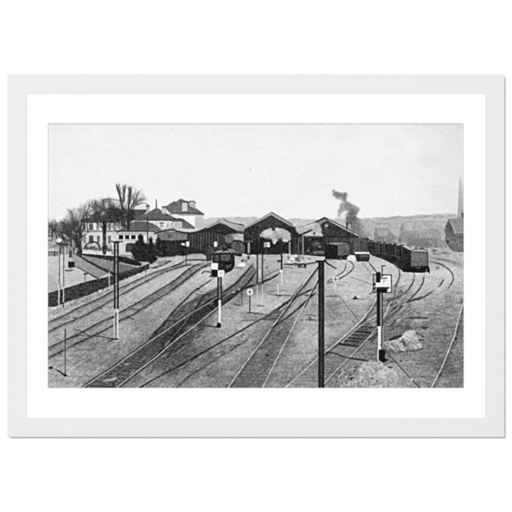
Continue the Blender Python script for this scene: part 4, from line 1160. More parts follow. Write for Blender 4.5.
# point blades
B1_ = [(206, 293.5), (201, 299.7), (192, 312), (184.7, 323.5), (176, 333.5), (167, 343), (159.5, 351), (148, 361)]
line(B1_, (0.9, 0.8), 30, 0.8, None, None, off=(0.7, 0.6), soft=0.15)
line(B1_, (0.5, 0.7), 150, 0.75, None, TN, soft=0.08, thr=0.3)
line([(159, 352), (166, 346), (176, 337.2)], 1.8, 26, 0.7, soft=0.3)
for Q, w_ in ((Lr, (1.0, 0.7)), (Rr, (1.05, 0.7))):
    sd = -1 if Q is Lr else 1
    line(Q[:-3], (1.4, 1.1), 36, 0.75, {"1": 10}, None, fade=0.05, off=(0.85 * sd, 0.8 * sd), soft=0.25, patchy=0.25)
    line(Q[:-3], (1.0, 0.75), 190, 0.92, {"1": 18}, TN, soft=0.08, thr=0.3, patchy=0.12)
    line(Q[-5:], (1.3, 0.8), 66, 0.8, {"1": 12}, TN, soft=0.15, thr=0.3, patchy=0.3, fade=0.15)
line(Lr[5:9], 0.8, 150, 0.5)
TP = "siding that joins the points"
line([(150, 338.5), (162, 325.5), (176, 308.6), (184.7, 300.6), (192, 293), (198, 288.7), (211, 280)], (2.4, 1.0), 42, 0.85, {"1": 8}, TP, soft=0.25, patchy=0.25)
line([(194.7, 309.7), (199.7, 301), (204.7, 294.7)], (1.4, 0.9), 40, 0.85, None, TP, soft=0.15)
line(Z("C3", (155, 143), (200, 148), (240, 152)), 0.8, 60, 0.8, soft=0.15)
dot(*Z("C3", (178, 104))[0], 1.8, 0.9, 44, 0.85, soft=0.2)
poly(Z("C3", (160, 120), (230, 125), (240, 145), (160, 145)), 196, 0.5, None, None, soft=0.4)
RA = (170, 252, 70)
for P, w_, g, a_ in ((E(*RA, (0, 112), (60, 90), (120, 58)), 1.2, 50, 0.75), (E(*RA, (0, 132), (110, 100), (230, 92)), 0.9, 66, 0.7), (E(*RA, (0, 230), (60, 186), (160, 110), (210, 96)), 1.1, 44, 0.75), (E(*RA, (0, 290), (90, 220), (150, 170), (232, 112)), 1.4, 38, 0.8),
                     (E(*RA, (110, 62), (200, 58), (300, 66)), 1.1, 42, 0.8), (E(*RA, (230, 120), (270, 104), (300, 96)), 1.2, 60, 0.7), (E(*RA, (380, 312), (440, 262), (512, 204)), 1.5, 60, 0.7), (E(*RA, (384, 352), (450, 318), (512, 282)), 1.9, 50, 0.7), (E(*RA, (190, 284), (260, 298)), 0.9, 76, 0.7)):
    line(P, w_, g, a_, {"1": 10}, None, soft=0.2, patchy=0.35, fade=0.15)
poly(E(*RA, (0, 240), (60, 190), (160, 115), (225, 118), (150, 172), (90, 222), (0, 288)), 122, 0.4, {"1": 16, "2": 14, "d": 14}, None, soft=0.6)
poly(E(*RA, (50, 430), (180, 425), (170, 465), (60, 470)), 92, 0.5, {"1": 16, "s": 14}, None, soft=0.6)
line(E(*RA, (118, 0), (119, 104)), 0.8, 58, 0.8, None, None, soft=0.1)
line([(211, 280), (222, 272.4), (231, 266)], 0.7, 84, 0.6, None, TP, soft=0.2)
poly(Z("C3", (0, 250), (60, 240), (130, 250), (110, 300), (40, 330), (0, 320)), 92, 0.5, {"s": 14, "1": 10}, None, soft=0.9)
# further lines crossing beyond the checker signal
RB = (220, 252, 70)


poly(E(*RB, (0, 310), (100, 240), (170, 170), (240, 90), (268, 140), (230, 200), (170, 262), (80, 330), (10, 380)), 96, 0.6, {"1": 16, "2": 14, "d": 14}, None, soft=0.7)
for P, w_, g, a_ in ((E(*RB, (10, 306), (110, 235), (175, 168), (240, 90)), 1.3, 46, 0.9), (E(*RB, (40, 336), (180, 250), (235, 185), (270, 135)), 1.7, 36, 0.9), (E(*RB, (10, 386), (100, 322), (180, 266), (280, 236)), 2.0, 34, 0.85), (E(*RB, (0, 350), (80, 300), (140, 268)), 0.8, 180, 0.6),
                     (E(*RB, (270, 250), (320, 216), (380, 190), (446, 148)), 1.7, 36, 0.9), (E(*RB, (316, 178), (400, 142), (440, 130)), 0.9, 84, 0.65), (E(*RB, (110, 300), (200, 250), (280, 225)), 1.0, 84, 0.6), (E(*RB, (330, 300), (400, 285), (512, 280)), 1.2, 100, 0.45),
                     (E(*RB, (340, 120), (380, 150), (450, 110)), 0.8, 110, 0.5)):
    line(P, w_, g, a_, None, "rails before the middle shed", soft=0.2, patchy=0.4, thr=0.35, fade=0.2)
dot(*Z("C3", (460, 130))[0], 2.0, 0.9, 200, 0.7, soft=0.3)
dot(*Z("C3", (502, 106))[0], 1.2, 1.0, 205, 0.8, soft=0.25)
dot(*Z("C3", (284, 222))[0], 2.0, 1.0, 150, 0.6, {"1": 16}, soft=0.35)
line(Z("C3", (472, 228), (512, 236)), 1.6, 62, 0.7, soft=0.3)
line(Z("C3", (360, 342), (512, 338)), 0.6, 200, 0.5, soft=0.2)
line(Z("C3", (420, 255), (450, 258)), 0.7, 70, 0.6, soft=0.2)
# shadow of the checker signal
line(Z("C3", (345, 410), (280, 404), (215, 396), (190, 385)), (1.2, 0.8), 44, 0.85, soft=0.15)

# ---- dark line between the near tracks
TD = "lone dark rail"
line([(138, 389), (155.7, 378.4), (176, 367.6), (196, 356.4), (216, 345.2), (240, 331.4), (256, 322), (271, 314.4), (283.7, 305.5), (293.7, 296), (303, 286)], (1.6, 1.2), 46, 0.92, {"1": 8}, TD, soft=0.15, patchy=0.15)
line([(178, 366.8), (190, 360), (206, 351)], 2.0, 40, 0.8, None, TD, soft=0.3)
line([(176, 388.5), (182, 383.6), (194.7, 373.6), (212, 361.5), (226, 352.5), (240, 343), (250, 336)], (1.7, 0.9), 92, 0.75, {"1": 12}, None, soft=0.4, patchy=0.7)
poly(Z("D3", (60, 300), (220, 215), (330, 245), (150, 370), (80, 400)), 112, 0.45, {"1": 14, "d": 14}, None, soft=1.4)
line(Z("D3", (180, 240), (260, 238), (330, 240)), 0.6, 108, 0.6, soft=0.2, patchy=0.4)
line(Z("D3", (0, 350), (120, 366)), 0.6, 170, 0.5, soft=0.3)
poly(Z("D3", (0, 90), (120, 60), (120, 150), (0, 200)), 84, 0.55, {"1": 14, "d": 12}, None, soft=1.6)

# ---- middle track (bright rails, smooth dark four-foot)
TM = "middle track"
mL = [(227.4, 388.8), (240, 371), (252.5, 354), (262.5, 341), (271, 328.4), (276, 321.8), (286, 308.5), (296, 293.5), (304, 284.6), (312, 273.6), (318, 266)]
mR = [(261.8, 389), (270, 373), (280, 353), (292.5, 328.4), (295, 322.4), (304, 306.4), (309, 296), (317.7, 280), (322, 270)]
poly(smooth(mL) + smooth(mR)[::-1], (186, 108), 0.5, {"1": 10, "2": 8, "4": 8}, TM, soft=0.8)
line(mL, (4.0, 2.0), 72, 0.6, {"1": 10}, None, off=(1.8, 0.6), soft=0.9, patchy=0.3)
line(mR, (2.0, 1.2), 112, 0.4, {"1": 10}, None, off=(1.4, 0.4), soft=0.8, patchy=0.3)
for k in range(16):
    t = (k / 15) ** 1.3
    yy = 385 - t * 62
    xl, xr = at(mL, yy), at(mR, yy)
    line([(xl + 1.5, yy), (xr - 1.5, yy + 0.8)], 1.3 - 0.7 * t, 78, 0.42, None, None, soft=0.4, patchy=0.8, curve=False)
line(mL, (1.0, 0.7), 208, 0.95, {"1": 10}, TM, soft=0.06, thr=0.3)
line(mR[:6], (1.1, 0.9), 212, 0.95, {"1": 8}, TM, soft=0.06, thr=0.3)
line(mR[5:], (0.8, 0.6), 190, 0.8, {"1": 8}, TM, soft=0.08, thr=0.3)
line(mL[5:], 1.2, 44, 0.85, None, None, off=(1.0, 0.5), soft=0.2, patchy=0.25)
line(mL[4:9], 1.0, 56, 0.6, None, None, off=(-1.0, -0.4), soft=0.25, patchy=0.4)
line(mR[5:], 1.1, 46, 0.85, None, None, off=(0.9, 0.5), soft=0.2, patchy=0.25)
line(mL[6:], 0.7, 214, 0.7, None, None, soft=0.1)
line(mR[4:], 0.7, 214, 0.7, None, None, soft=0.1)
dot(*Z("D4", (216, 221))[0], 2.0, 1.1, 36, 0.95, soft=0.3)
dot(*Z("D4", (222, 258))[0], 1.4, 0.9, 62, 0.7, soft=0.3)
# its diverging branch
TV = "diverging track"
for P, w_, g, a_ in (([(266, 329), (276, 322), (287, 315), (296, 305), (304, 297), (312, 290), (318, 285)], 0.9, 196, 0.85), ([(268, 330.4), (278, 323.6), (288, 317), (300, 307), (310, 297.5), (318, 291)], 1.8, 42, 0.9),
                     ([(270, 313), (282, 306), (292, 300), (304, 293), (318, 287)], 1.8, 46, 0.85), ([(262, 318), (276, 313.6), (290, 305)], 2.0, 60, 0.6), ([(325, 283.4), (334, 277.8), (341, 273.4), (345, 269.4), (346.2, 262)], 0.9, 72, 0.8),
                     ([(325.5, 284.2), (337.7, 279.6), (346, 275), (351, 271), (353.8, 267), (351.5, 262.4), (346.5, 260)], 1.1, 62, 0.85)):
    line(P, w_, g, a_, None, TV, soft=0.15, patchy=0.35, thr=0.3, fade=0.12)
# dark crossing timbers at the crossover
for P, w_ in ((Z("C4", (180, 350), (240, 345), (330, 345)), 1.6), (Z("C4", (0, 360), (60, 356), (150, 352)), 0.9), (Z("C4", (240, 320), (340, 318)), 1.2), (Z("C4", (210, 130), (260, 150), (440, 158)), 1.0), (Z("C4", (105, 238), (150, 236), (195, 242)), 1.0),
              (Z("C4", (0, 290), (90, 296), (190, 308), (250, 318)), 1.5), (Z("C4", (475, 350), (512, 356)), 1.2), (Z("C5", (0, 352), (50, 350), (110, 356)), 1.0), (Z("C5", (0, 310), (110, 320)), .8), (Z("C5", (165, 160), (220, 162), (290, 160)), 1.0), (Z("C5", (0, 150), (60, 160)), 2.0), (Z("C4", (330, 240), (360, 210), (440, 190)), 1.2)):
    line(P, w_, 56, 0.75, {"1": 10}, None, soft=0.3, patchy=0.5, fade=0.2)
dot(*Z("C5", (45, 335))[0], 1.8, 1.0, 62, 0.7, soft=0.3)
dot(*Z("C5", (50, 352))[0], 1.6, .8, 50, 0.7, soft=0.3)
poly(Z("C4", (180, 330), (300, 265), (340, 290), (290, 352), (180, 354)), 84, 0.65, {"1": 16, "s": 12}, None, soft=0.8)
poly(Z("C4", (255, 310), (300, 300), (290, 320), (250, 322)), 168, 0.5, None, None, soft=0.4)
poly(Z("C4", (0, 300), (150, 310), (210, 325), (130, 350), (0, 352)), 122, 0.5, {"1": 14, "s": 12}, None, soft=0.8)
dot(*Z("C4", (10, 342))[0], 1.8, 1.2, 200, 0.6, soft=0.4)
poly(Z("C5", (190, 220), (270, 225), (280, 290), (170, 330), (165, 280)), 122, 0.45, {"s": 16, "1": 8}, None, soft=1.6)
poly(Z("C5", (60, 230), (110, 225), (110, 250), (60, 255)), 120, 0.5, {"s": 14}, None, soft=0.5)

# ---- right track under the signal
TQ = "track under the big signal"
qL = [(284, 388.9), (297.5, 376.7), (304, 371), (318, 358), (325.3, 352.2), (340, 340.4), (352.7, 329), (364.5, 317), (372, 307), (377, 297), (381, 288)]
qR = [(322, 386.4), (325, 383), (340, 366.7), (354, 353), (368, 338.4), (376, 328.8), (384.5, 316), (389, 306), (392, 299.7), (394.5, 287), (399, 277), (398.6, 269), (393, 263)]
poly([(341, 343), (352, 332), (366, 319), (376, 330), (368, 340), (358, 350), (350, 346)], 76, 0.78, {"1": 18, "s": 18}, TQ, soft=0.5)
for (x0_, y0_, x1_, y1_, w_) in ((340, 344.2, 357, 346.2, 1.9), (344, 340.6, 361, 341.6, 0.8), (347, 337.6, 364, 339.6, 1.5), (352, 334.6, 367, 335.6, 0.7), (354, 331.6, 370, 332.2, 1.4), (361, 326.6, 373, 327.6, 0.9), (366, 321.4, 377, 322, 0.8)):
    line([(x0_, y0_), (x1_, y1_)], w_ * 1.15, 38, 0.85, {"1": 10}, None, soft=0.2, patchy=0.25)
    line([(x0_ + 1, y0_ - 1.4), (x1_, y1_ - 1.5)], 0.9, 130, 0.5, {"1": 14}, None, soft=0.2, patchy=0.4)
poly([(368, 338.5), (377, 329), (379, 334), (372, 343)], 48, 0.6, {"1": 12}, None, soft=0.5)
line(qL[3:], (1.8, 1.1), 46, 0.75, None, None, off=(1.5, 1.4), soft=0.35, patchy=0.2)
line(qL, (1.0, 0.8), 204, 0.9, {"1": 8}, TQ, soft=0.06, thr=0.3)
line([(341, 342.4), (352, 332), (360, 325.4), (370, 318), (376, 313)], (0.9, 0.7), 196, 0.85, None, TQ, soft=0.1)
line(qR, (1.3, 0.8), 70, 0.5, None, None, off=(1.1, 0.9), soft=0.4, patchy=0.2)
line(qR[:9], (1.1, 0.8), 200, 0.9, {"1": 8}, TQ, soft=0.06, thr=0.3)
line(qR[8:], (0.8, 0.7), 96, 0.8, {"1": 8}, TQ, soft=0.12, thr=0.3)
line(qR[8:10], 0.8, 196, 0.6, soft=0.15)
line(Z("D5", (172, 192), (240, 202), (330, 234), (420, 250), (512, 264)), (1.2, 1.4), 38, 0.9, {"1": 8}, None, soft=0.15)
line(Z("D6", (0, 242), (60, 252), (130, 262)), 1.2, 58, 0.8, soft=0.25)
poly(Z("D5", (280, 150), (440, 155), (400, 200), (340, 225), (200, 190)), 138, 0.5, {"s": 14}, None, soft=0.6)
line(Z("D5", (90, 180), (118, 180)), 0.9, 70, 0.7, soft=0.3)
line(Z("D5", (0, 370), (15, 374)), 0.9, 60, 0.6, soft=0.3)

# ---- sweeping rails to the right
TS = "sweeping rails at the right"
for P, w_, g, a_ in (([(380, 327), (386, 320), (393, 310), (402, 305.6)], 1.2, 66, 0.7), ([(390, 301), (397, 297.6), (406, 292), (411, 286), (414, 280), (415, 272)], 1.3, 56, 0.9),
                     ([(406, 303), (412, 297.4), (418, 291), (423, 282.6), (424.6, 273)], 1.3, 50, 0.9), ([(402, 304), (411, 300.8), (421.7, 298.4), (431, 292.5), (436, 289)], 1.4, 52, 0.85), ([(438, 287.4), (440.8, 284.6), (444, 279)], 1.4, 62, 0.8), ([(430, 300), (442, 292), (449, 288), (452.6, 282)], 0.8, 128, 0.5),
                     ([(447, 290), (450.6, 285), (453.2, 280), (452.6, 274), (447.7, 268.4), (440, 264), (427, 261)], 1.1, 58, 0.85), ([(430, 257.6), (446, 260.4), (463, 266)], 1.0, 96, 0.6), ([(399.5, 270), (399.4, 278), (396, 287), (393.6, 295)], 0.9, 66, 0.7), ([(429, 257), (447.7, 260), (464, 265)], 0.9, 112, 0.7), ([(432, 259), (448, 262), (464, 268)], 0.7, 120, 0.5),
                     ([(382, 326), (390, 319), (398, 312), (404, 306)], 1.6, 84, 0.55), ([(410, 300), (424, 296.5), (432, 292)], 2.0, 96, 0.4), (Z("B6", (85, 305), (120, 350), (160, 410)), 0.7, 110, 0.7), (Z("B6", (130, 300), (170, 350), (205, 392)), 1.0, 52, 0.9)):
    line(P, w_, g, a_, None, TS, soft=0.15, patchy=0.4, thr=0.3, fade=0.22)
line(Z("B5", (468, 305), (512, 370)), 0.6, 120, 0.6)
for P, w_, g, a_ in ((Z("C7", (160, 240), (240, 264), (300, 290), (430, 335)), 0.7, 88, 0.75), (Z("C7", (40, 340), (110, 336), (188, 340)), 0.9, 66, 0.8), (Z("C7", (330, 210), (400, 206), (470, 215)), 1.0, 108, 0.7), (Z("C7", (0, 420), (80, 424), (130, 410), (220, 376)), 1.0, 92, 0.65),
                     (Z("C7", (0, 295), (80, 262), (160, 262)), 1.4, 118, 0.5), (Z("C7", (150, 410), (185, 408)), 1.5, 50, 0.75), (Z("C7", (240, 318), (290, 316)), 0.7, 112, 0.6), (Z("C7", (280, 246), (310, 246)), 0.9, 120, 0.6), (Z("C6", (330, 260), (400, 238)), 1.5, 56, 0.7),
                     (Z("C6", (260, 400), (340, 410), (480, 425)), 1.0, 90, 0.6), (Z("C6", (250, 186), (330, 188), (420, 190)), 0.8, 104, 0.6), (Z("C6", (0, 186), (90, 185), (180, 190)), 0.8, 130, 0.5), (Z("C6", (465, 340), (512, 338)), 0.9, 66, 0.7),
                     (Z("B6", (0, 430), (100, 460), (160, 490)), 0.6, 120, 0.6), (Z("C6", (0, 10), (70, 35), (150, 65)), 0.6, 120, 0.6), (Z("D7", (190, 226), (290, 232)), 0.7, 84, 0.6), (Z("D7", (340, 244), (470, 246)), 0.6, 90, 0.5), (Z("D7", (370, 204), (395, 202)), 0.9, 60, 0.6)):
    line(P, w_, g, a_, {"1": 8}, None, soft=0.2, patchy=0.35)
for k in range(70):
    x, y = rnd.uniform(405, 458), rnd.uniform(290, 386)
    L_ = rnd.uniform(3, 10)
    line([(x, y), (x + L_, y + rnd.uniform(-0.8, 1.2))], rnd.uniform(0.5, 1.1), rnd.choice((92, 104, 176, 190)), rnd.uniform(0.15, 0.4), None, None, soft=0.35, patchy=0.6, curve=False)
for k in range(60):
    x, y = rnd.uniform(325, 400), rnd.uniform(280, 326)
    line([(x, y), (x + rnd.uniform(3, 8), y + rnd.uniform(-0.6, 0.6))], rnd.uniform(0.5, 1.22), rnd.choice((112, 126, 200)), rnd.uniform(0.23, 0.70), None, None, soft=0.35, patchy=0.6, curve=False)
dot(*Z("C7", (182, 293))[0], 1.1, 0.8, 226, 0.9, soft=0.25)
dot(*Z("C7", (200, 293))[0], 1.2, 0.5, 200, 0.6, soft=0.25)
dot(*Z("D7", (168, 4))[0], 1.6, 1.0, 60, 0.8, soft=0.3)
# rail at the edge
TE = "edge rail"
er = [(463.4, 303), (462.4, 307), (457.7, 323.5), (454.5, 337), (452.4, 342), (446.5, 356.7), (440, 371.7), (431, 388.8)]
line(er, 3.4, 88, 0.5, {"1": 12}, None, off=(2.0, 1.4), soft=0.8, patchy=0.3)
line(er, (1.3, 1.5), 70, 0.6, None, None, off=(1.0, 0.3), soft=0.2)
line(er, (1.0, 1.1), 206, 0.9, {"1": 8}, TE, soft=0.06, thr=0.3)
line(Z("D7", (330, 300), (306, 350), (288, 384)), 1.0, 60, 0.8, soft=0.2)
line(Z("D7", (322, 312), (305, 350)), 0.6, 180, 0.8)
poly(Z("C7", (452, 330), (476, 320), (476, 512), (410, 512)), 96, 0.45, {"1": 12, "v": 12}, None, soft=0.9)
dot(*Z("C7", (462, 200))[0], 1.2, 3.5, 96, 0.7, soft=0.5)
dot(*Z("D7", (418, 88))[0], 1.2, 1.0, 60, 0.7, soft=0.4)
dot(*Z("C7", (418, 500))[0], 0.9, 1.6, 50, 0.7, soft=0.3)
poly(Z("D7", (230, 290), (330, 260), (420, 300), (400, 360), (300, 380), (240, 350)), 92, 0.4, {"s": 16, "1": 10}, None, soft=1.8)

# ---- heaps of rubble
HP1 = "rubble heap beneath the big signal"
h1 = Z("D6", (-110, 490), (-60, 440), (0, 395), (45, 330), (80, 285), (150, 258), (210, 272), (260, 296), (330, 330), (380, 390), (360, 440), (260, 490))
poly(h1, (188, 174), 0.9, {"1": 22, "2": 28, "4": 14}, HP1, soft=0.7, ragged=0.6)
specks(h1, 90, (120, 225), (0.4, 1.0), 0.55)
for (x, y, rx, ry, g) in ((195, 340, 1.0, 0.8, 46), (305, 316, 2.4, 0.9, 40), (322, 270, 1.8, 0.8, 50), (160, 405, 1.6, 0.8, 56), (200, 425, 1.0, 0.8, 70), (8, 400, 1.4, 1.0, 60), (30, 320, 2.0, 1.4, 70), (390, 265, 1.6, 0.8, 70), (270, 340, 1.2, 0.5, 90), (140, 455, 1.2, 0.6, 92)):
    dot(*Z("D6", (x, y))[0], rx, ry, g, 0.85, {"1": 10}, soft=0.25)
specks(h1, 45, (205, 235), (0.7, 1.6), 0.55, 0.4)
specks(h1, 45, (110, 150), (0.5, 1.3), 0.5, 0.35)
HP0 = "scattered rubble"
h0 = Z("D5", (250, 420), (280, 360), (340, 310), (430, 300), (445, 350), (400, 420), (330, 452), (260, 450))
poly(h0, 136, 0.6, {"1": 22, "2": 24}, HP0, soft=0.8, ragged=0.5)
specks(h0, 46, (40, 90), (0.5, 1.2), 0.75, 0.2)
specks(h0, 40, (180, 220), (0.4, 1.0), 0.75, 0.2)
dot(*Z("D5", (380, 404))[0], 2.0, 0.8, 40, 0.85, soft=0.25)
HP2 = "far rubble heap"
h2 = Z("D6", (258, 122), (320, 98), (385, 75), (420, 40), (470, 18), (512, 20)) + Z("D7", (80, 30), (130, 60), (155, 100), (140, 130), (150, 160), (100, 178)) + Z("D6", (440, 178), (360, 190), (300, 165))
poly(h2, (206, 170), 0.95, {"1": 26, "2": 34, "4": 16}, HP2, soft=0.6, ragged=1.2)
poly(Z("D6", (385, 75), (420, 40), (470, 18), (512, 24)) + Z("D7", (70, 36), (100, 70), (60, 80), (0, 60)), 226, 0.6, {"1": 14, "2": 12}, None, soft=0.8, ragged=0.5)
specks(h2, 100, (120, 235), (0.4, 0.9), 0.6)
specks(h2, 26, (200, 230), (0.6, 1.4), 0.5, 0.4)
specks(h2, 50, (90, 150), (0.4, 1.2), 0.55, 0.3)
for P, w_, g in ((Z("D6", (405, 105), (425, 150)), 2.2, 92), (Z("D6", (310, 125), (350, 165)), 1.0, 110), (Z("D6", (300, 98), (360, 84), (380, 70)), 1.6, 64), (Z("D7", (100, 45), (130, 60), (150, 70)), 1.2, 50), (Z("D7", (125, 95), (155, 95)), 1.1, 44), (Z("D7", (0, 130), (20, 150)), 1.6, 66),
                 (Z("D6", (300, 180), (400, 186), (512, 180)), 0.9, 74), (Z("D6", (440, 100), (470, 160)), 0.8, 140), (Z("D7", (60, 60), (110, 120)), 0.9, 140), (Z("D7", (30, 100), (60, 150)), 0.9, 130), (Z("D6", (335, 110), (390, 180)), 0.7, 130), (Z("D7", (20, 178), (95, 182)), 1.0, 66)):
    line(P, w_, g, 0.7, {"1": 12}, None, soft=0.3, patchy=0.3)
poly(Z("D6", (270, 120), (330, 112), (370, 150), (350, 185), (300, 170)), 140, 0.4, {"1": 12}, None, soft=0.8)

for hp, n_ in ((h1, 120), (h2, 90), (h0, 40)):
    xs_, ys_ = [p[0] for p in hp], [p[1] for p in hp]
    for k in range(n_):
        x, y = rnd.uniform(min(xs_), max(xs_)), rnd.uniform(min(ys_), max(ys_))
        iy, ix = int((y - PY0) * S), int((x - PX0) * S)
        if not (0 <= iy < H and 0 <= ix < W) or lab_names[lab[iy, ix]] not in (HP0, HP1, HP2):
            continue
        q = rnd.uniform(0.35, 1.0)
        dot(x + 0.5 * q, y + 0.55 * q, q, q * 0.6, rnd.uniform(60, 120), 0.5, None, None, soft=0.15)
        dot(x, y, q, q * 0.75, rnd.uniform(165, 226), 0.5, {"1": 12}, None, soft=0.15)
line(Z("D6", (262, 190), (330, 205), (440, 186)) + Z("D7", (100, 184), (160, 160)), 1.4, 84, 0.6, {"1": 14}, None, soft=0.4, patchy=0.5)
# ---- rods and wires along the ground
line(Z("D6", (268, 180), (350, 272), (420, 350), (474, 408), (512, 446)) + Z("D7", (128, 478)), 0.9, 58, 0.9, None, "ground wire", soft=0.1)
dot(*Z("D6", (479, 414))[0], 1.1, 1.0, 236, 0.95, soft=0.2)
line(Z("C5", (285, 168), (350, 246), (440, 362)), 0.6, 70, 0.75, None, "ground wire#1", soft=0.1)
line(Z("C6", (0, 300), (50, 355), (80, 390)), 0.6, 100, 0.5, soft=0.1)
poly(Z("C5", (388, 184), (412, 158), (424, 176), (440, 186)), 40, 0.9, {"1": 14}, "stone", soft=0.2)
poly(Z("C5", (416, 156), (446, 150), (462, 162), (450, 176), (428, 174)), 212, 0.9, None, "stone", soft=0.2)
line(Z("C5", (385, 186), (480, 186)), 0.8, 110, 0.6, soft=0.2)

# second pass over the crowded places, drawn larger
line(EAVE, 1.1, 40, 0.9, None, GPV)
line(EAVE[4:], 1.0, 196, 0.7, {"1": 10}, None, off=(0, -1.4), soft=0.2)
line(EAVE[:4], 0.9, 120, 0.7, {"1": 14}, None, off=(0, -1.3), soft=0.2)
e = (206, 236, 40)                                             # locomotive
poly(E(*e, (320, 95), (340, 72), (440, 65), (490, 110), (498, 205), (460, 235), (380, 232), (330, 180)), (84, 92), 1, {"1": 12, "v": 14}, "wagon behind the locomotive", soft=0.2)
line(E(*e, (315, 92), (345, 66), (440, 64), (490, 100)), 1.4, 30, 0.9, None, "wagon behind the locomotive", soft=0.15)
poly(E(*e, (350, 0), (480, 0), (475, 55), (430, 55), (360, 40)), 186, 0.85, {"1": 12}, None, soft=0.3)
poly(E(*e, (240, 20), (340, 30), (335, 80), (290, 95), (245, 70)), 128, 0.8, {"1": 24}, None, soft=0.35)
poly(E(*e, (370, 222), (460, 232), (455, 262), (375, 255)), 28, 0.9, None, None, soft=0.25)
poly(E(*e, (0, 130), (190, 150), (200, 180), (120, 210), (80, 240), (80, 300), (0, 320)), 62, 0.85, {"1": 18, "v": 14}, LO, soft=0.3)
poly(E(*e, (200, 140), (300, 130), (320, 180), (230, 195)), 30, 0.85, {"1": 10}, LO, soft=0.25)
poly(E(*e, (90, 236), (320, 228), (352, 250), (356, 390), (330, 440), (260, 475), (235, 440), (160, 432), (150, 340), (92, 330)), 36, 1, {"1": 9}, LO, soft=0.2)
poly(E(*e, (98, 244), (168, 240), (168, 318), (102, 320)), 74, 0.95, {"1": 12}, LO, soft=0.25)
poly(E(*e, (188, 238), (308, 236), (312, 300), (290, 322), (190, 322)), 88, 0.95, {"1": 12, "v": 8}, LO, soft=0.25)
poly(E(*e, (160, 336), (232, 336), (238, 420), (165, 420)), 50, 0.9, {"1": 12}, None, soft=0.3)
poly(E(*e, (250, 375), (325, 360), (320, 400), (265, 415)), 98, 0.75, {"1": 16}, None, soft=0.3)
zz = E(*e, (232, 326), (305, 362))
rect(*zz[0], *zz[1], 20, 0.9, None, LO, soft=0.2)
line(E(*e, (112, 214), (160, 196), (205, 186)), 1.4, 150, 0.8, {"1": 20}, LO, soft=0.15)
line(E(*e, (212, 205), (280, 208)), 1.1, 165, 0.8, {"1": 14}, LO, soft=0.15)
line(E(*e, (84, 226), (220, 224)), 1.0, 24, 0.85, None, LO, soft=0.12)
line(E(*e, (282, 168), (330, 182), (362, 200)), 1.4, 192, 0.75, {"1": 16}, None, soft=0.25)
line(E(*e, (205, 120), (240, 125), (250, 150)), 1.6, 96, 0.7, None, None, soft=0.3)
poly(E(*e, (375, 285), (500, 290), (505, 400), (390, 400)), 190, 0.8, {"1": 12}, None, soft=0.4)
poly(E(*e, (408, 352), (495, 345), (497, 388), (415, 390)), 236, 0.85, None, None, soft=0.3)
line(E(*e, (375, 404), (465, 412)), 0.9, 70, 0.75, None, None, soft=0.2)
e = (284, 228, 40)                                             # posts between the sheds
poly(E(*e, (92, 30), (205, 60), (205, 335), (92, 330)), 46, 0.9, {"1": 16, "v": 12}, None, soft=0.25)
poly(E(*e, (265, 130), (512, 120), (512, 352), (265, 345)), 44, 0.9, {"1": 16}, None, soft=0.25)
poly(E(*e, (130, 0), (480, 0), (490, 85), (430, 60), (380, 40), (300, 48), (225, 75), (180, 70)), 182, 0.7, {"1": 12, "4": 12}, None, soft=0.35)
poly(E(*e, (250, 82), (370, 55), (470, 62), (502, 88), (500, 106), (250, 104)), 204, 0.9, {"1": 10}, None, soft=0.25)
line(E(*e, (218, 86), (295, 52), (352, 26)), 1.3, 30, 0.95, None, SH3, soft=0.12)
dot(*E(*e, (386, 70))[0], 1.3, 1.2, 66, 0.9, soft=0.2)
line(E(*e, (265, 112), (512, 118)), 1.0, 56, 0.85, {"1": 14}, SH3, soft=0.15)
line(E(*e, (100, 135), (230, 125)), 1.6, 60, 0.7, {"1": 26}, None, soft=0.2)
for (x, y, rx, ry, g) in ((400, 205, 2.6, 2.0, 116), (455, 240, 2.2, 1.0, 164), (312, 288, 0.9, 1.5, 124), (440, 200, 1.6, 1.8, 120), (445, 270, 1.0, 0.8, 20), (330, 150, 1.5, .8, 120)):
    dot(*E(*e, (x, y))[0], rx, ry, g, 0.75, {"1": 26}, soft=0.3)
poly(E(*e, (380, 295), (512, 300), (512, 332), (375, 330)), 132, 0.8, {"1": 12}, None, soft=0.25)
for (x, y0_, y1_, w_, g) in ((72, 185, 335, 1.6, 168), (186, 140, 330, 1.0, 116), (243, 88, 335, 2.0, 134), (213, 190, 325, 0.7, 26), (262, 100, 335, 0.8, 24), (228, 130, 335, 0.6, 40), (155, 200, 330, .6, 74)):
    line(E(*e, (x, y0_), (x + 1, y1_)), w_, g, 0.85, {"1": 12}, None, soft=0.15, curve=False)
poly(E(*e, (0, 345), (512, 380), (512, 440), (300, 450), (0, 460)), 192, 0.55, {"1": 18, "s": 16}, None, soft=0.5)
for (x, y, rx, ry, g) in ((105, 400, 2.4, 2.8, 234), (70, 430, 1.8, 1.4, 226), (235, 420, 1.6, 2.0, 220), (165, 392, 2.0, 1.0, 74), (190, 420, 1.4, 1.0, 84), (140, 455, 2.0, .7, 66), (195, 490, 1.4, 1.0, 50), (270, 492, 1.3, 2.0, 44), (320, 420, 3, .9, 214), (150, 350, 1.2, .9, 226), (40, 350, 1.5, .8, 220)):
    dot(*E(*e, (x, y))[0], rx, ry, g, 0.8, {"1": 14}, soft=0.3)
line(E(*e, (0, 466), (120, 470), (290, 462), (420, 440)), 0.8, 40, 0.85, None, None, soft=0.15)
e = (240, 228, 44)                                             # under the arch
zz = E(*e, (278, 165), (314, 216)); rect(*zz[0], *zz[1], 150, 0.95, {"1": 10}, None, soft=0.2)
line(E(*e, (48, 160), (95, 152), (140, 158)), 1.6, 112, 0.75, {"1": 24}, None, soft=0.25)
zz = E(*e, (94, 170), (118, 292)); rect(*zz[0], *zz[1], 152, 0.8, {"1": 16}, None, soft=0.2)
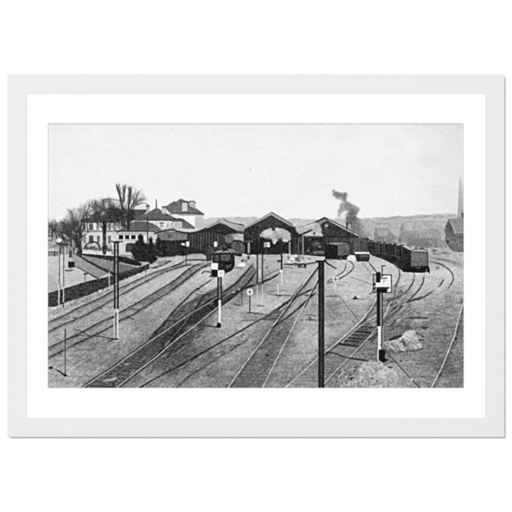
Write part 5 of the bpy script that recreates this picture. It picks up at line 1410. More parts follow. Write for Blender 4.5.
for (x, y, rx, ry, g) in ((28, 425, 2.8, 2.0, 238), (98, 346, .9, 1.6, 40), (32, 380, 1.6, 1.0, 66), (60, 310, 2.2, .8, 226), (150, 318, 2.6, .8, 220), (455, 385, 1.8, .8, 52), (480, 496, 1, 1.4, 230), (315, 460, .8, 1, 70), (285, 370, .8, 1, 84)):
    dot(*E(*e, (x, y))[0], rx, ry, g, 0.8, {"1": 12}, soft=0.25)
for y_ in (316, 332, 356):
    line(E(*e, (270, y_), (400, y_ - 2), (512, y_ + 4)), 0.7, 206 if y_ != 332 else 130, 0.6, None, None, soft=0.25, patchy=0.4)
e = (370, 296, 60)                                             # lines that fan out behind the big signal
for P, w_, g, a_ in ((E(*e, (112, 252), (180, 170), (275, 88)), (1.2, 1.8), 54, 0.75), (E(*e, (125, 215), (170, 140), (235, 95)), 1.2, 70, 0.6), (E(*e, (115, 255), (210, 200), (300, 150)), 1.0, 104, 0.5),
                     (E(*e, (120, 190), (160, 100), (190, 0)), 1.0, 200, 0.7), (E(*e, (340, 188), (420, 184), (490, 192)), 1.1, 56, 0.8), (E(*e, (345, 205), (430, 208), (512, 204)), 1.6, 196, 0.5),
                     (E(*e, (320, 55), (380, 30), (440, 10)), 1.3, 62, 0.75), (E(*e, (250, 145), (330, 95), (480, 85)), 1.0, 190, 0.4), (E(*e, (130, 290), (260, 280), (400, 268), (512, 225)), 1.2, 96, 0.5),
                     (E(*e, (0, 215), (60, 180)), 1.2, 70, 0.6), (E(*e, (0, 355), (60, 300)), 1.2, 200, 0.7), (E(*e, (150, 270), (280, 252)), 1.6, 88, 0.5), (E(*e, (170, 375), (250, 350), (270, 330)), 1.8, 58, 0.7), (E(*e, (445, 268), (490, 270)), 1.8, 46, 0.75)):
    line(P, w_, g, a_, {"1": 12}, None, soft=0.25, patchy=0.35)
for (x0_, y0_, x1_, y1_, g) in ((180, 400, 230, 450, 128), (210, 395, 260, 470, 120), (150, 400, 170, 460, 130), (350, 390, 420, 440, 130), (300, 390, 310, 430, 84), (380, 340, 440, 380, 150), (330, 350, 400, 410, 150)):
    line(E(*e, (x0_, y0_), (x1_, y1_)), 1.0, g, 0.6, {"1": 12}, None, soft=0.25, curve=False)
e = (92, 182, 60)                                              # dark brush in front of the house
poly(E(*e, (95, 225), (180, 215), (250, 240), (345, 235), (350, 280), (310, 340), (250, 395), (235, 340), (110, 345)), 54, 0.55, {"1": 30, "2": 24}, None, soft=0.8, ragged=0.9)
for (x, y, rx, ry) in ((120, 196, 2.0, 2.6), (210, 200, 2.0, 2.0), (280, 188, 2.2, 3.6), (92, 262, .9, 2.2), (335, 175, 1.4, 2.2), (292, 352, 1.2, 1.2)):
    dot(*E(*e, (x, y))[0], rx, ry, 218, 0.5, {"1": 20}, soft=0.5)
line(E(*e, (85, 155), (150, 145), (235, 160)), 1.6, 74, 0.6, {"1": 36}, None, soft=0.4, patchy=0.4)
line(E(*e, (96, 150), (100, 240)), 1.2, 60, 0.6, None, None, soft=0.3)

def sleepers(QL, QR, y0_, y1_, pitch, shrink, g, a_):
    y = y0_
    while y > y1_:
        xl, xr = at(QL, y), at(QR, y + 1.0)
        if xr > xl:
            line([(xl - 0.8, y - 0.3), (xr + 0.8, y + 1.1 + rnd.uniform(-.3, .3))], pitch * 0.42, g + rnd.uniform(-14, 14), a_, {"1": 14}, None, soft=0.25, patchy=0.7, curve=False)
        y -= pitch
        pitch = max(0.9, pitch * shrink)


TAL = [(46, 323.4), (63, 316), (79.2, 307.4), (98, 299), (112, 291.6), (120.7, 287.8), (137, 280.2), (153, 273), (166, 268.8)]
TAR = [(46, 333), (63, 324.7), (80.5, 317.4), (98, 308), (112, 299.7), (134.5, 287.4), (149.5, 279.4), (164, 272.2), (176, 268)]
TBL = [(46, 349), (65.5, 340), (81.7, 332.2), (98, 323.5), (112, 317), (119, 313), (137, 303), (155.7, 292), (176, 279.6), (190, 268)]
TBR = [(46, 359), (65.5, 349.2), (81.7, 341), (98, 333.4), (112, 326), (119, 321), (129.5, 316.4), (143, 308), (162, 296.4), (176, 287.6), (194.7, 272.7)]
sleepers(TAL, TAR, 326, 270, 1.9, 0.985, 112, 0.34)
sleepers(TBL, TBR, 354, 272, 2.2, 0.982, 104, 0.38)
sleepers(mL, mR, 386, 300, 3.4, 0.955, 80, 0.36)
sleepers(qL, qR, 384, 346, 3.2, 0.96, 104, 0.4)
sleepers([(406, 303), (418, 291), (424.6, 273)], [(421.7, 298.4), (436, 289), (444, 279)], 298, 276, 1.5, 0.98, 120, 0.35)
sleepers([(390, 301), (406, 292), (415, 272)], [(406, 303), (418, 291), (424.6, 273)], 300, 275, 1.5, 0.98, 122, 0.32)
# third pass: worn ground and rail heads, drawn over the crossings
line([(176, 388.5), (187.5, 377.4), (201, 368.8), (220, 356.7), (232, 349.8), (248, 339.5)], (1.8, 1.1), 72, 0.8, {"1": 16}, None, soft=0.3, patchy=0.75)
for k in range(130):
    t = rnd.random()
    x, y = 178 + 66 * t + rnd.uniform(-9, 9), 376 - 42 * t + rnd.uniform(-6, 6)
    an = -0.5 + rnd.uniform(-.25, .25)
    L_ = rnd.uniform(1.5, 5)
    line([(x, y), (x + L_ * math.cos(an), y + L_ * math.sin(an))], rnd.uniform(0.5, 1.08), rnd.choice((66, 84, 100, 190)), rnd.uniform(0.38, 0.95), None, None, soft=0.2, patchy=0.4, curve=False)
poly([(176, 342), (194, 328), (206, 320), (204, 328), (190, 342), (176, 356), (150, 374), (140, 378), (158, 360)], 66, 0.5, {"1": 18, "d": 18}, None, soft=1.4, ragged=0.8)
for k in range(80):
    x, y = rnd.uniform(160, 204), 0
    y = 342 - (x - 176) * 0.72 + rnd.uniform(1, 12)
    L_ = rnd.uniform(2, 6)
    line([(x, y), (x + L_ * 0.8, y - L_ * 0.5)], rnd.uniform(0.5, 1.22), rnd.choice((40, 56, 70, 150)), rnd.uniform(0.38, 0.95), None, None, soft=0.25, patchy=0.4, curve=False)
line(mR[:5], 5.0, 124, 0.35, {"1": 12}, None, off=(4.2, 1.0), soft=1.6, patchy=0.3)
line(qL[:4], 2.2, 104, 0.5, {"1": 12}, None, off=(-1.6, -1.2), soft=0.7, patchy=0.35)
line(qR[:5], 1.8, 104, 0.45, {"1": 12}, None, off=(-1.5, -1.0), soft=0.7, patchy=0.35)
for k in range(60):
    t = rnd.random() ** 0.7
    yy = 386 - 70 * t
    xl, xr = at(mL, yy), at(mR, yy)
    x = rnd.uniform(xl + 1, xr - 1)
    line([(x, yy), (x + rnd.uniform(1, 3.4), yy - rnd.uniform(0.4, 2.4))], rnd.uniform(0.5, 1.22), rnd.choice((62, 76, 90, 140)), rnd.uniform(0.38, 0.90), None, None, soft=0.25, patchy=0.3, curve=False)
line(mL, (1.0, 0.7), 196, 0.88, {"1": 14}, TM, soft=0.08, thr=0.3, patchy=0.12)
line(mR, (1.05, 0.7), 198, 0.88, {"1": 14}, TM, soft=0.08, thr=0.3, patchy=0.12)
line(mL[5:], 0.7, 40, 0.75, None, None, off=(0.9, 0.5), soft=0.15, patchy=0.3)
line(mR[5:], 0.7, 44, 0.75, None, None, off=(0.9, 0.5), soft=0.15, patchy=0.3)
line([(341, 341.6), (352, 331.2), (360, 324.6), (370, 317.2), (377, 312)], 0.8, 54, 0.75, {"1": 10}, None, soft=0.15, patchy=0.2)
line([(342, 343.0), (352.6, 333), (361, 326.2), (371, 319.4), (378, 315)], (0.9, 0.7), 196, 0.85, {"1": 10}, TQ, soft=0.1, patchy=0.15)
e = (376, 300, 88)
for P, w_, g, a_ in ((E(*e, (75, 150), (140, 152), (205, 160)), 1.3, 84, 0.6), (E(*e, (250, 172), (290, 150), (335, 130)), 1.0, 88, 0.6), (E(*e, (80, 232), (110, 218), (145, 208)), 1.9, 52, 0.75), (E(*e, (158, 232), (166, 256), (182, 282)), 2.4, 88, 0.65),
                     (E(*e, (238, 192), (262, 204), (278, 216)), 1.3, 48, 0.8), (E(*e, (252, 236), (282, 236)), 1.1, 44, 0.8), (E(*e, (95, 308), (150, 300), (190, 292), (270, 288)), 1.0, 70, 0.6), (E(*e, (300, 328), (360, 330)), 0.8, 84, 0.6), (E(*e, (40, 170), (100, 210)), 1.0, 104, 0.5)):
    line(P, w_, g, a_, {"1": 14}, None, soft=0.3, patchy=0.4)
for k in range(9):
    x, y = rnd.uniform(60, 250), rnd.uniform(195, 290)
    line(E(*e, (x, y), (x + rnd.uniform(8, 30), y + rnd.uniform(8, 34))), rnd.uniform(0.5, 1.22), rnd.choice((104, 126, 140, 214, 226)), rnd.uniform(0.47, 0.95), None, None, soft=0.2, patchy=0.5, curve=False)
for k in range(200):
    x, y = rnd.uniform(404, 462), rnd.uniform(296, 387)
    L_ = rnd.uniform(2, 8)
    line([(x, y), (x + L_, y + L_ * rnd.uniform(-0.1, 0.25))], rnd.uniform(0.5, 0.94), rnd.choice((70, 88, 100, 176, 190)), rnd.uniform(0.23, 0.72), None, None, soft=0.2, patchy=0.5, curve=False)
for k in range(150):
    x, y = rnd.uniform(52, 150), rnd.uniform(300, 386)
    L_ = rnd.uniform(1.5, 6)
    an = -0.42 + rnd.uniform(-.2, .2)
    line([(x, y), (x + L_ * math.cos(an), y + L_ * math.sin(an))], rnd.uniform(0.5, 0.94), rnd.choice((84, 100, 112, 196)), rnd.uniform(0.23, 0.68), None, None, soft=0.2, patchy=0.5, curve=False)
line(er, (0.9, 1.05), 204, 0.85, {"1": 10}, TE, soft=0.08, thr=0.3)
line(Lr[:9], (0.75, 0.6), 180, 0.75, {"1": 14}, TN, soft=0.08, thr=0.3)
line(Rr[:7], (0.85, 0.65), 192, 0.8, {"1": 14}, TN, soft=0.08, thr=0.3)
line(qL, (0.85, 0.7), 202, 0.8, {"1": 10}, TQ, soft=0.08, thr=0.3)

# small things lying about: clutter on the platforms, grime and gravel along the rails
specks(Z("B4", (380, 250), (512, 250), (512, 350), (440, 345), (380, 300)), 44, (40, 235), (0.4, 1.0), 0.75, 0.15)
specks(Z("B5", (-10, 250), (100, 262), (100, 300), (0, 345)), 26, (60, 220), (0.4, 0.9), 0.7, 0.15)
specks(Z("B3", (240, 170), (512, 150), (470, 340), (300, 330)), 60, (24, 150), (0.3, 0.9), 0.6, 0.15)
specks(Z("B5", (0, 140), (170, 140), (170, 250), (0, 245)), 40, (24, 140), (0.3, 0.9), 0.6, 0.15)
specks(Z("A4", (420, 480), (512, 480), (512, 620), (420, 620)), 34, (30, 150), (0.3, 0.8), 0.6, 0.15)
specks(Z("B7", (200, 200), (470, 220), (470, 260), (210, 250)), 30, (70, 220), (0.4, 1.1), 0.6, 0.2, 0.5)
specks(Z("B6", (130, 150), (460, 200), (460, 330), (380, 330), (150, 235)), 70, (20, 110), (0.3, 0.9), 0.55, 0.15)
specks(Z("A7", (335, 430), (470, 470), (470, 590), (350, 560)), 30, (70, 160), (0.4, 1.0), 0.5, 0.2)
specks(Z("A6", (0, 360), (512, 340), (512, 512), (150, 500)), 60, (130, 205), (0.5, 1.6), 0.35, 0.4)
specks(Z("A7", (0, 330), (330, 330), (330, 512), (0, 512)), 60, (130, 200), (0.5, 1.6), 0.35, 0.4)
specks([(48, 225), (82, 225), (82, 250), (48, 252)], 70, (50, 225), (0.3, 0.9), 0.6, 0.15)
specks([(82, 248), (128, 250), (128, 258), (84, 256)], 40, (40, 210), (0.3, 0.8), 0.6, 0.15)
for k in range(170):
    x, y = rnd.uniform(366, 412), rnd.uniform(292, 332)
    an = -0.75 + 0.25 * (x - 366) / 46 + rnd.uniform(-.15, .15)
    L_ = rnd.uniform(2, 6)
    line([(x, y), (x + L_ * math.cos(an), y + L_ * math.sin(an))], rnd.uniform(0.5, 1.35), rnd.choice((66, 84, 100, 185)), rnd.uniform(0.28, 0.95), None, None, soft=0.25, patchy=0.5, curve=False)
for k in range(260):
    x, y = rnd.uniform(50, 330), rnd.uniform(292, 387)
    an = -0.62 + rnd.uniform(-.2, .2)
    L_ = rnd.uniform(2, 7) * (0.5 + (y - 280) / 108)
    line([(x, y), (x + L_ * math.cos(an), y + L_ * math.sin(an))], rnd.uniform(0.5, 1.49), rnd.choice((84, 100, 190)), rnd.uniform(0.15, 0.52), None, None, soft=0.4, patchy=0.6, curve=False)
pr = random.Random(23)
for k in range(150):
    y = 262 + 126 * pr.random() ** 0.8
    x = pr.uniform(50, 462)
    q = 0.5 + (y - 255) / 130
    dot(x, y, pr.uniform(2.5, 8) * q, pr.uniform(0.7, 2.0) * q, pr.choice((84, 100, 112, 196, 206)), pr.uniform(0.1, 0.3), {"1": 14, "2": 14}, None, soft=0.8 * q)
specks([(48, 300), (463, 286), (463, 388), (48, 388)], 700, (60, 205), (0.25, 0.75), 0.4, 0.15, 0.8)
specks(bed, 170, (26, 150), (0.25, 0.7), 0.5, 0.15, 0.7)
specks([(340, 340), (376, 318), (384, 336), (356, 356)], 40, (40, 160), (0.3, 0.9), 0.5, 0.2, 0.6)

# ---- posts, masts and signals
def post(P, w, g, name, a=0.95):
    line(P, w, g, a, None, name, soft=0.08, curve=False)


PP = "pair of posts by the road"
post(Z("B1", (92, 170), (90, 512)), 0.7, 60, PP)
post(Z("B1", (123, 175), (124, 512)), 0.7, 62, PP)
rect(*Z("B1", (96, 200))[0], *Z("B1", (119, 480))[0], 206, 0.6, {"1": 8, "4": 12}, None, soft=0.2)
zrect("B1", 95, 240, 112, 330, 222, 0.6, soft=0.2)
zrect("B1", 92, 160, 126, 240, 96, 0.55, {"1": 26}, soft=0.4)
post(Z("C1", (86, 65), (86, 246)), 1.3, 214, PP)
post(Z("C1", (123, 90), (122, 214)), 1.1, 212, PP)
post(Z("C1", (94, 60), (94, 240)), 0.6, 110, None, 0.7)
post(Z("C1", (121, 214), (121, 250)), 1.2, 70, PP)
dot(*Z("B1", (88, 130))[0], 3.0, 1.9, 232, 0.95, {"1": 10}, "white lamp globe", soft=0.4)
poly(Z("B1", (60, 150), (110, 152), (150, 158), (180, 166), (150, 172), (100, 172), (62, 160)), 58, 0.85, {"1": 14}, "white lamp globe", soft=0.25)
line(Z("B1", (112, 105), (140, 130), (165, 140)), 1.4, 60, 0.7, {"1": 14}, None, soft=0.25)
line(Z("B1", (120, 80), (150, 105), (160, 115)), 1.0, 205, 0.6, soft=0.2)
for x in (100, 150, 178):
    line(Z("B1", (x, 170), (x, 240)), 0.8, 66, 0.7)
# handcart box on the forecourt
zrect("B1", 160, 302, 212, 348, 40, 1, {"1": 8}, "dark box stand", soft=0.15)
line(Z("B1", (165, 296), (205, 294)), 0.8, 170, 0.7, soft=0.15)
line(Z("B1", (180, 348), (178, 368)), 0.8, 60, 0.9, None, "dark box stand")
line(Z("B1", (140, 372), (165, 376), (198, 370)), 1.0, 52, 0.9, None, "dark box stand", soft=0.12)
zrect("B1", 150, 348, 215, 372, 165, 0.4, soft=0.3)
post(Z("B1", (298, 396), (296, 462)), 0.9, 122, "small white stake#0")
line(Z("B1", (288, 402), (310, 398)), 1.6, 70, 0.9, soft=0.12)
post(Z("B1", (489, 380), (490, 490)), 1.2, 190, "pale hedge post")
post(Z("C1", (488, 0), (492, 95)), 1.1, 176, "pale hedge post")
post(Z("C1", (494, 20), (496, 80)), 0.5, 90, None, 0.6)
post(Z("C1", (296, 0), (296, 45)), 0.9, 110, "small white stake#0")

TW = "twin mast beside the hedge"
line(Z("B2", (-10, 138), (30, 144), (82, 140)), 1.0, 44, 0.9, None, TW, soft=0.12)
zrect("B2", 22, 138, 54, 155, 28, 0.95, None, TW, soft=0.12)
rect(114.0, 243, 118.6, 309, 140, 0.75, {"1": 16}, TW)
rect(113.9, 242, 115.1, 309.5, 24, 1, {"1": 5}, TW, soft=0.06)
rect(117.2, 242, 118.5, 309.5, 22, 1, {"1": 5}, TW, soft=0.06)
for y_ in (250, 262, 274, 286, 298):
    line([(114.6, y_), (117.8, y_ + 0.3)], 0.6, 30, 0.9, curve=False)
rect(112.8, 309, 118.3, 312.4, 196, 0.9, {"1": 10}, TW, soft=0.15)
rect(114.8, 312, 116.8, 339, 116, 0.7, {"1": 10}, TW, soft=0.12)
rect(113.4, 312, 114.9, 339, 204, 0.9, {"1": 10}, TW, soft=0.1)
rect(116.8, 309, 118.2, 338.4, 224, 1, {"1": 6}, TW, soft=0.08)
rect(115.0, 314, 115.7, 322, 70, 0.7, None, None, soft=0.15)
line(Z("C2", (-5, 504), (45, 506)), 1.3, 40, 0.95, None, TW)
line(Z("C1", (505, 130), (512, 128)), 1, 80, 0.6)
line([(112, 317.6), (114, 317.4)], 1.2, 50, 0.8)

SPm = "short thin mast by the near rails"
post([(65.2, 329), (65.0, 351), (65.2, 375)], 0.9, 82, SPm)
line([(65.2, 330), (65.1, 345)], 1.0, 52, 0.7)
dot(*Z("D1", (136, 380))[0], 2.0, 1.2, 28, 0.95, None, SPm, soft=0.25)
line(Z("D1", (128, 376), (90, 348), (62, 334)), (1.6, 0.8), 46, 0.9, soft=0.15)
dot(*Z("D1", (22, 320))[0], 2.2, 1.3, 40, 0.9, soft=0.3)
line(Z("D1", (30, 322), (62, 334)), 0.6, 120, 0.7)

CK = "checkered board signal"
post(Z("C3", (336, 0), (336, 190)), 1.2, 26, CK)
post(Z("C3", (360, 0), (360, 190)), 1.1, 26, CK)
rect(*Z("B3", (340, 425))[0], *Z("C3", (357, 185))[0], 118, 0.85, {"1": 10}, CK, soft=0.1)
rect(*Z("C3", (340, 192))[0], *Z("C3", (359, 384))[0], 232, 1, {"1": 6}, CK, soft=0.1)
post(Z("C3", (336, 235), (334, 384)), 0.6, 120, None, 0.6)
poly(Z("C3", (330, 375), (356, 375), (358, 414), (322, 410)), 28, 0.95, None, CK, soft=0.2)
zrect("B3", 336, 308, 386, 372, 44, 0.9, {"1": 10}, CK, soft=0.15)
zrect("B3", 284, 312, 336, 366, 240, 1, {"1": 4}, CK, soft=0.1)
zrect("B3", 284, 366, 334, 420, 28, 1, {"1": 6}, CK, soft=0.1)
zrect("B3", 334, 370, 386, 423, 236, 1, {"1": 4}, CK, soft=0.1)
dot(*Z("B3", (360, 394))[0], 1.1, 1.3, 180, 0.8, soft=0.25)
line(Z("B3", (207, 398), (220, 384), (245, 380), (276, 386)), 1.3, 50, 0.8, {"1": 14}, None, soft=0.3, patchy=0.3)
line(Z("B3", (276, 340), (278, 420)), 0.5, 70, 0.6)
line(Z("B3", (384, 380), (388, 420)), 0.6, 110, 0.6)
line(Z("C3", (270, 3), (325, 4)), 1.0, 34, 0.85, soft=0.1)


def disc(x, y, r, name, foot):
    dot(x, y, r, r, 232, 1, {"1": 5}, name, soft=0.12)
    ring = [(x + (r - 0.3) * math.cos(t * math.pi / 12), y + (r - 0.3) * math.sin(t * math.pi / 12)) for t in range(25)]
    line(ring, 0.5, 150, 0.6, curve=False)
    line([(x - r * 0.55, y), (x + r * 0.55, y)], 0.8, 96, 0.85, curve=False)
    line([(x, y - r * 0.55), (x, y + r * 0.55)], 0.9, 84, 0.85, curve=False)


post([(249.8, 295), (249.8, 313)], 0.9, 56, "white disc signal by the middle rails")
disc(249.9, 292.0, 3.6, "white disc signal by the middle rails", None)
post([(335.6, 283), (335.6, 293)], 1.1, 224, "white disc signal behind the tall post")
post([(335.8, 293), (336, 296)], 0.8, 120, None, 0.7)
disc(335.5, 279.2, 3.4, "white disc signal behind the tall post", None)

DP = "pair of dark poles before the middle shed"
post([(257.4, 246), (257.3, 284)], 1.1, 34, DP)
post([(262.5, 247), (262.4, 284)], 1.1, 36, DP)
rect(258.0, 255, 261.8, 284, 180, 0.45, {"1": 14}, None, soft=0.2)
rect(258.6, 270, 261.0, 278, 216, 0.6, None, None, soft=0.3)
post([(257.4, 285), (257.4, 303)], 0.9, 205, DP, 0.8)
post([(262.4, 285), (262.3, 303)], 0.9, 205, DP, 0.8)
line(Z("B4", (140, 470), (180, 468)), 1.5, 52, 0.7, soft=0.3)
MPo = "slim pole before the middle shed"
post(Z("B4", (331, 112), (333, 240)), 0.7, 48, MPo)
post(Z("B4", (333, 240), (334, 365)), 1.5, 40, MPo)
post(Z("B4", (334, 370), (335, 490)), 1.0, 228, MPo)
dot(*Z("B4", (331, 378))[0], 1.4, 1.5, 236, 0.9, None, MPo, soft=0.25)
post(Z("C4", (302, 70), (304, 154)), 1.1, 226, "short white stake")
line(Z("C4", (290, 154), (325, 158)), 1.2, 60, 0.8, soft=0.15)
post(Z("C4", (15, 140), (15, 230)), 0.9, 70, "short dark stake")
post(Z("C4", (8, 110), (10, 150)), 1.2, 56, None, 0.7)
post(Z("B4", (65, 150), (68, 240)), 0.8, 176, None, 0.7)

BP = "tall black post"
line(Z("B5", (-60, 322), (0, 320), (60, 312), (112, 304)), 0.8, 60, 0.85, None, BP, soft=0.15)
line(Z("B5", (100, 298), (172, 298)), 1.7, 30, 0.95, None, BP, soft=0.1)
line(Z("B5", (165, 292), (185, 312), (220, 336), (258, 356)), (1.4, 0.9), 32, 0.95, None, BP, soft=0.1)
dot(*Z("B5", (172, 290))[0], 0.9, 1.0, 40, 0.9)
dot(*Z("B5", (8, 330))[0], 1.2, 1.4, 46, 0.85)
rect(318.6, 260.5, 324.0, 391, 52, 1, {"1": 9, "v": 12}, BP, soft=0.12)
rect(318.5, 261, 319.7, 391, 24, 0.95, {"1": 5}, None, soft=0.12)
rect(322.9, 261, 324.1, 391, 22, 0.95, {"1": 5}, None, soft=0.12)
dot(321.6, 315.4, 0.9, 1.0, 120, 0.6, soft=0.3)
rect(320.6, 340, 322.2, 391, 58, 0.5, {"1": 6}, None, soft=0.3)

BS = "big signal with the white board"
zrect("B6", 170, 405, 318, 512, 150, 0.5, None, None, soft=0.2)
rect(*Z("C6", (200, 125))[0], *Z("C6", (226, 402))[0], 30, 1, {"1": 6}, BS, soft=0.08)
rect(*Z("C6", (226, 130))[0], *Z("C6", (241, 400))[0], 140, 0.8, {"1": 10}, BS, soft=0.12)
post(Z("C6", (243, 128), (243, 402)), 0.9, 26, BS)
rect(*Z("C6", (208, 402))[0], *Z("D6", (233, 172))[0], 230, 1, {"1": 7}, BS, soft=0.1)
rect(*Z("C6", (233, 402))[0], *Z("D6", (244, 160))[0], 84, 0.75, {"1": 10}, BS, soft=0.1)
post(Z("C6", (249, 400), (250, 512)) + Z("D6", (248, 150)), 0.8, 176, BS, 0.85)
poly(Z("D6", (214, 176), (262, 170), (268, 200), (262, 240), (290, 255), (250, 280), (230, 262), (216, 262)), 24, 1, {"1": 8}, BS, soft=0.15)
rect(*Z("D6", (206, 165))[0], *Z("D6", (215, 266))[0], 222, 0.95, None, BS, soft=0.1)
line(Z("D6", (215, 264), (248, 284)), 0.8, 226, 0.9, soft=0.1)
line(Z("D6", (225, 130), (250, 175), (268, 190)), 0.7, 80, 0.7)
zrect("B6", 194, 468, 312, 512, 236, 1, {"1": 4}, BS, soft=0.08)
zrect("B6", 226, 412, 312, 512, 238, 1, {"1": 4}, BS, soft=0.08)
zrect("C6", 192, 0, 312, 128, 236, 1, {"1": 4}, BS, soft=0.08)
zrect("B6", 194, 385, 228, 466, 28, 1, {"1": 5}, BS, soft=0.1)
zrect("C6", 195, -10, 228, 52, 30, 0.95, None, BS, soft=0.1)
zrect("C6", 196, 90, 302, 122, 40, 0.95, {"1": 8}, BS, soft=0.12)
zrect("C6", 196, 108, 280, 132, 24, 0.95, None, BS, soft=0.1)
for x0_, y0_, x1_, y1_, g in ((230, 412, 250, 440, 110), (256, 430, 284, 438, 70), (232, 436, 260, 442, 60), (240, 405, 262, 414, 46), (250, 455, 270, 462, 190)):
    zrect("B6", x0_, y0_, x1_, y1_, g, 0.8, None, None, soft=0.12)
line(Z("B6", (250, 470), (258, 448), (268, 436)), 0.6, 150, 0.7)
line(Z("B6", (172, 404), (318, 408)), 0.8, 44, 0.9, None, BS, curve=False)
line(Z("B6", (315, 405), (316, 512)) + Z("C6", (316, 132)), 0.7, 36, 0.95, None, BS, curve=False)
line(Z("C6", (168, 132), (316, 132)), 0.8, 36, 0.9, None, BS, curve=False)
line(Z("B6", (172, 400), (170, 512)) + Z("C6", (170, 132)), 0.9, 46, 0.9, None, BS, curve=False)
zrect("B6", 174, 410, 194, 512, 170, 0.7, None, BS, soft=0.15)
dot(*Z("C6", (180, 66))[0], 1.2, 1.4, 26, 0.95, None, BS, soft=0.12)
dot(*Z("C6", (180, 100))[0], 0.9, 1.6, 40, 0.9, None, BS, soft=0.12)
line(Z("C6", (186, 90), (186, 130)), 0.8, 40, 0.8)
zrect("C6", 284, 100, 310, 126, 232, 0.9, None, None, soft=0.1)
line(Z("B6", (242, 334), (242, 408)), 0.8, 40, 0.95, None, BS, curve=False)
line(Z("B6", (238, 334), (268, 334)), 0.9, 40, 0.95, None, BS, curve=False)

# ---- how the plate prints: edges that waver, soft focus, a little edge contrast, grain
def waver(a, amp, seeds, cell):
    dx = vnoise(cell, cell, seeds[0], 0.3, 2) * amp * S
    dy = vnoise(cell, cell, seeds[1], 0.8, 2) * amp * S
    u = np.clip(np.arange(W)[None, :] + dx, 0, W - 1.001)
    v = np.clip(np.arange(H)[:, None] + dy, 0, H - 1.001)
    iu, iv = u.astype(np.int32), v.astype(np.int32)
    fu, fv = u - iu, v - iv
    return (a[iv, iu] * (1 - fu) + a[iv, iu + 1] * fu) * (1 - fv) + (a[iv + 1, iu] * (1 - fu) + a[iv + 1, iu + 1] * fu) * fv


ground_ids = [lab_names.index(k) for k in lab_names if any(q in k for q in ("yard", "track", "rail", "siding", "rubble", "platform"))]
gmask = blur(np.isin(lab, ground_ids).astype(float), 1.5)
G1, G2 = vnoise(0.85, 0.75, 41, 0.2), vnoise(1.7, 1.3, 42, -0.1)
amt = (0.35 + 0.65 * np.clip((Y - 262) / 80, 0, 1)) * gmask
img = img + (np.tanh(2.4 * G1) * 6.5 + np.tanh(2.2 * G2) * 2.5) * amt
clarity = np.clip((Y - 196) / 14, 0, 1) * (0.12 + 0.1 * gmask)
img = img + clarity * (img - blur(img, 2.6 * S))
img = np.clip(img, 16, 246)
img = waver(img, 0.13, (31, 32), 0.9)
img = waver(img, 0.09, (33, 34), 4.0)
img = blur(img, 0.42 * S)
img = img + 0.42 * (img - blur(img, 1.0 * S))
mid = np.clip(1 - np.abs(img - 125) / 125, 0, 1)
far = 1 - 0.45 * np.clip((250 - Y) / 40, 0, 1)


def grain(sig):
    g_ = blur(rng.normal(0, 1, (H, W)), sig)
    return g_ / g_.std()


img = img + (grain(0.9) * 3.0 + grain(1.7) * 5.0) * (0.22 + 0.95 * mid * far)
img = np.clip(img, 14, 250)
# --- PAINT END

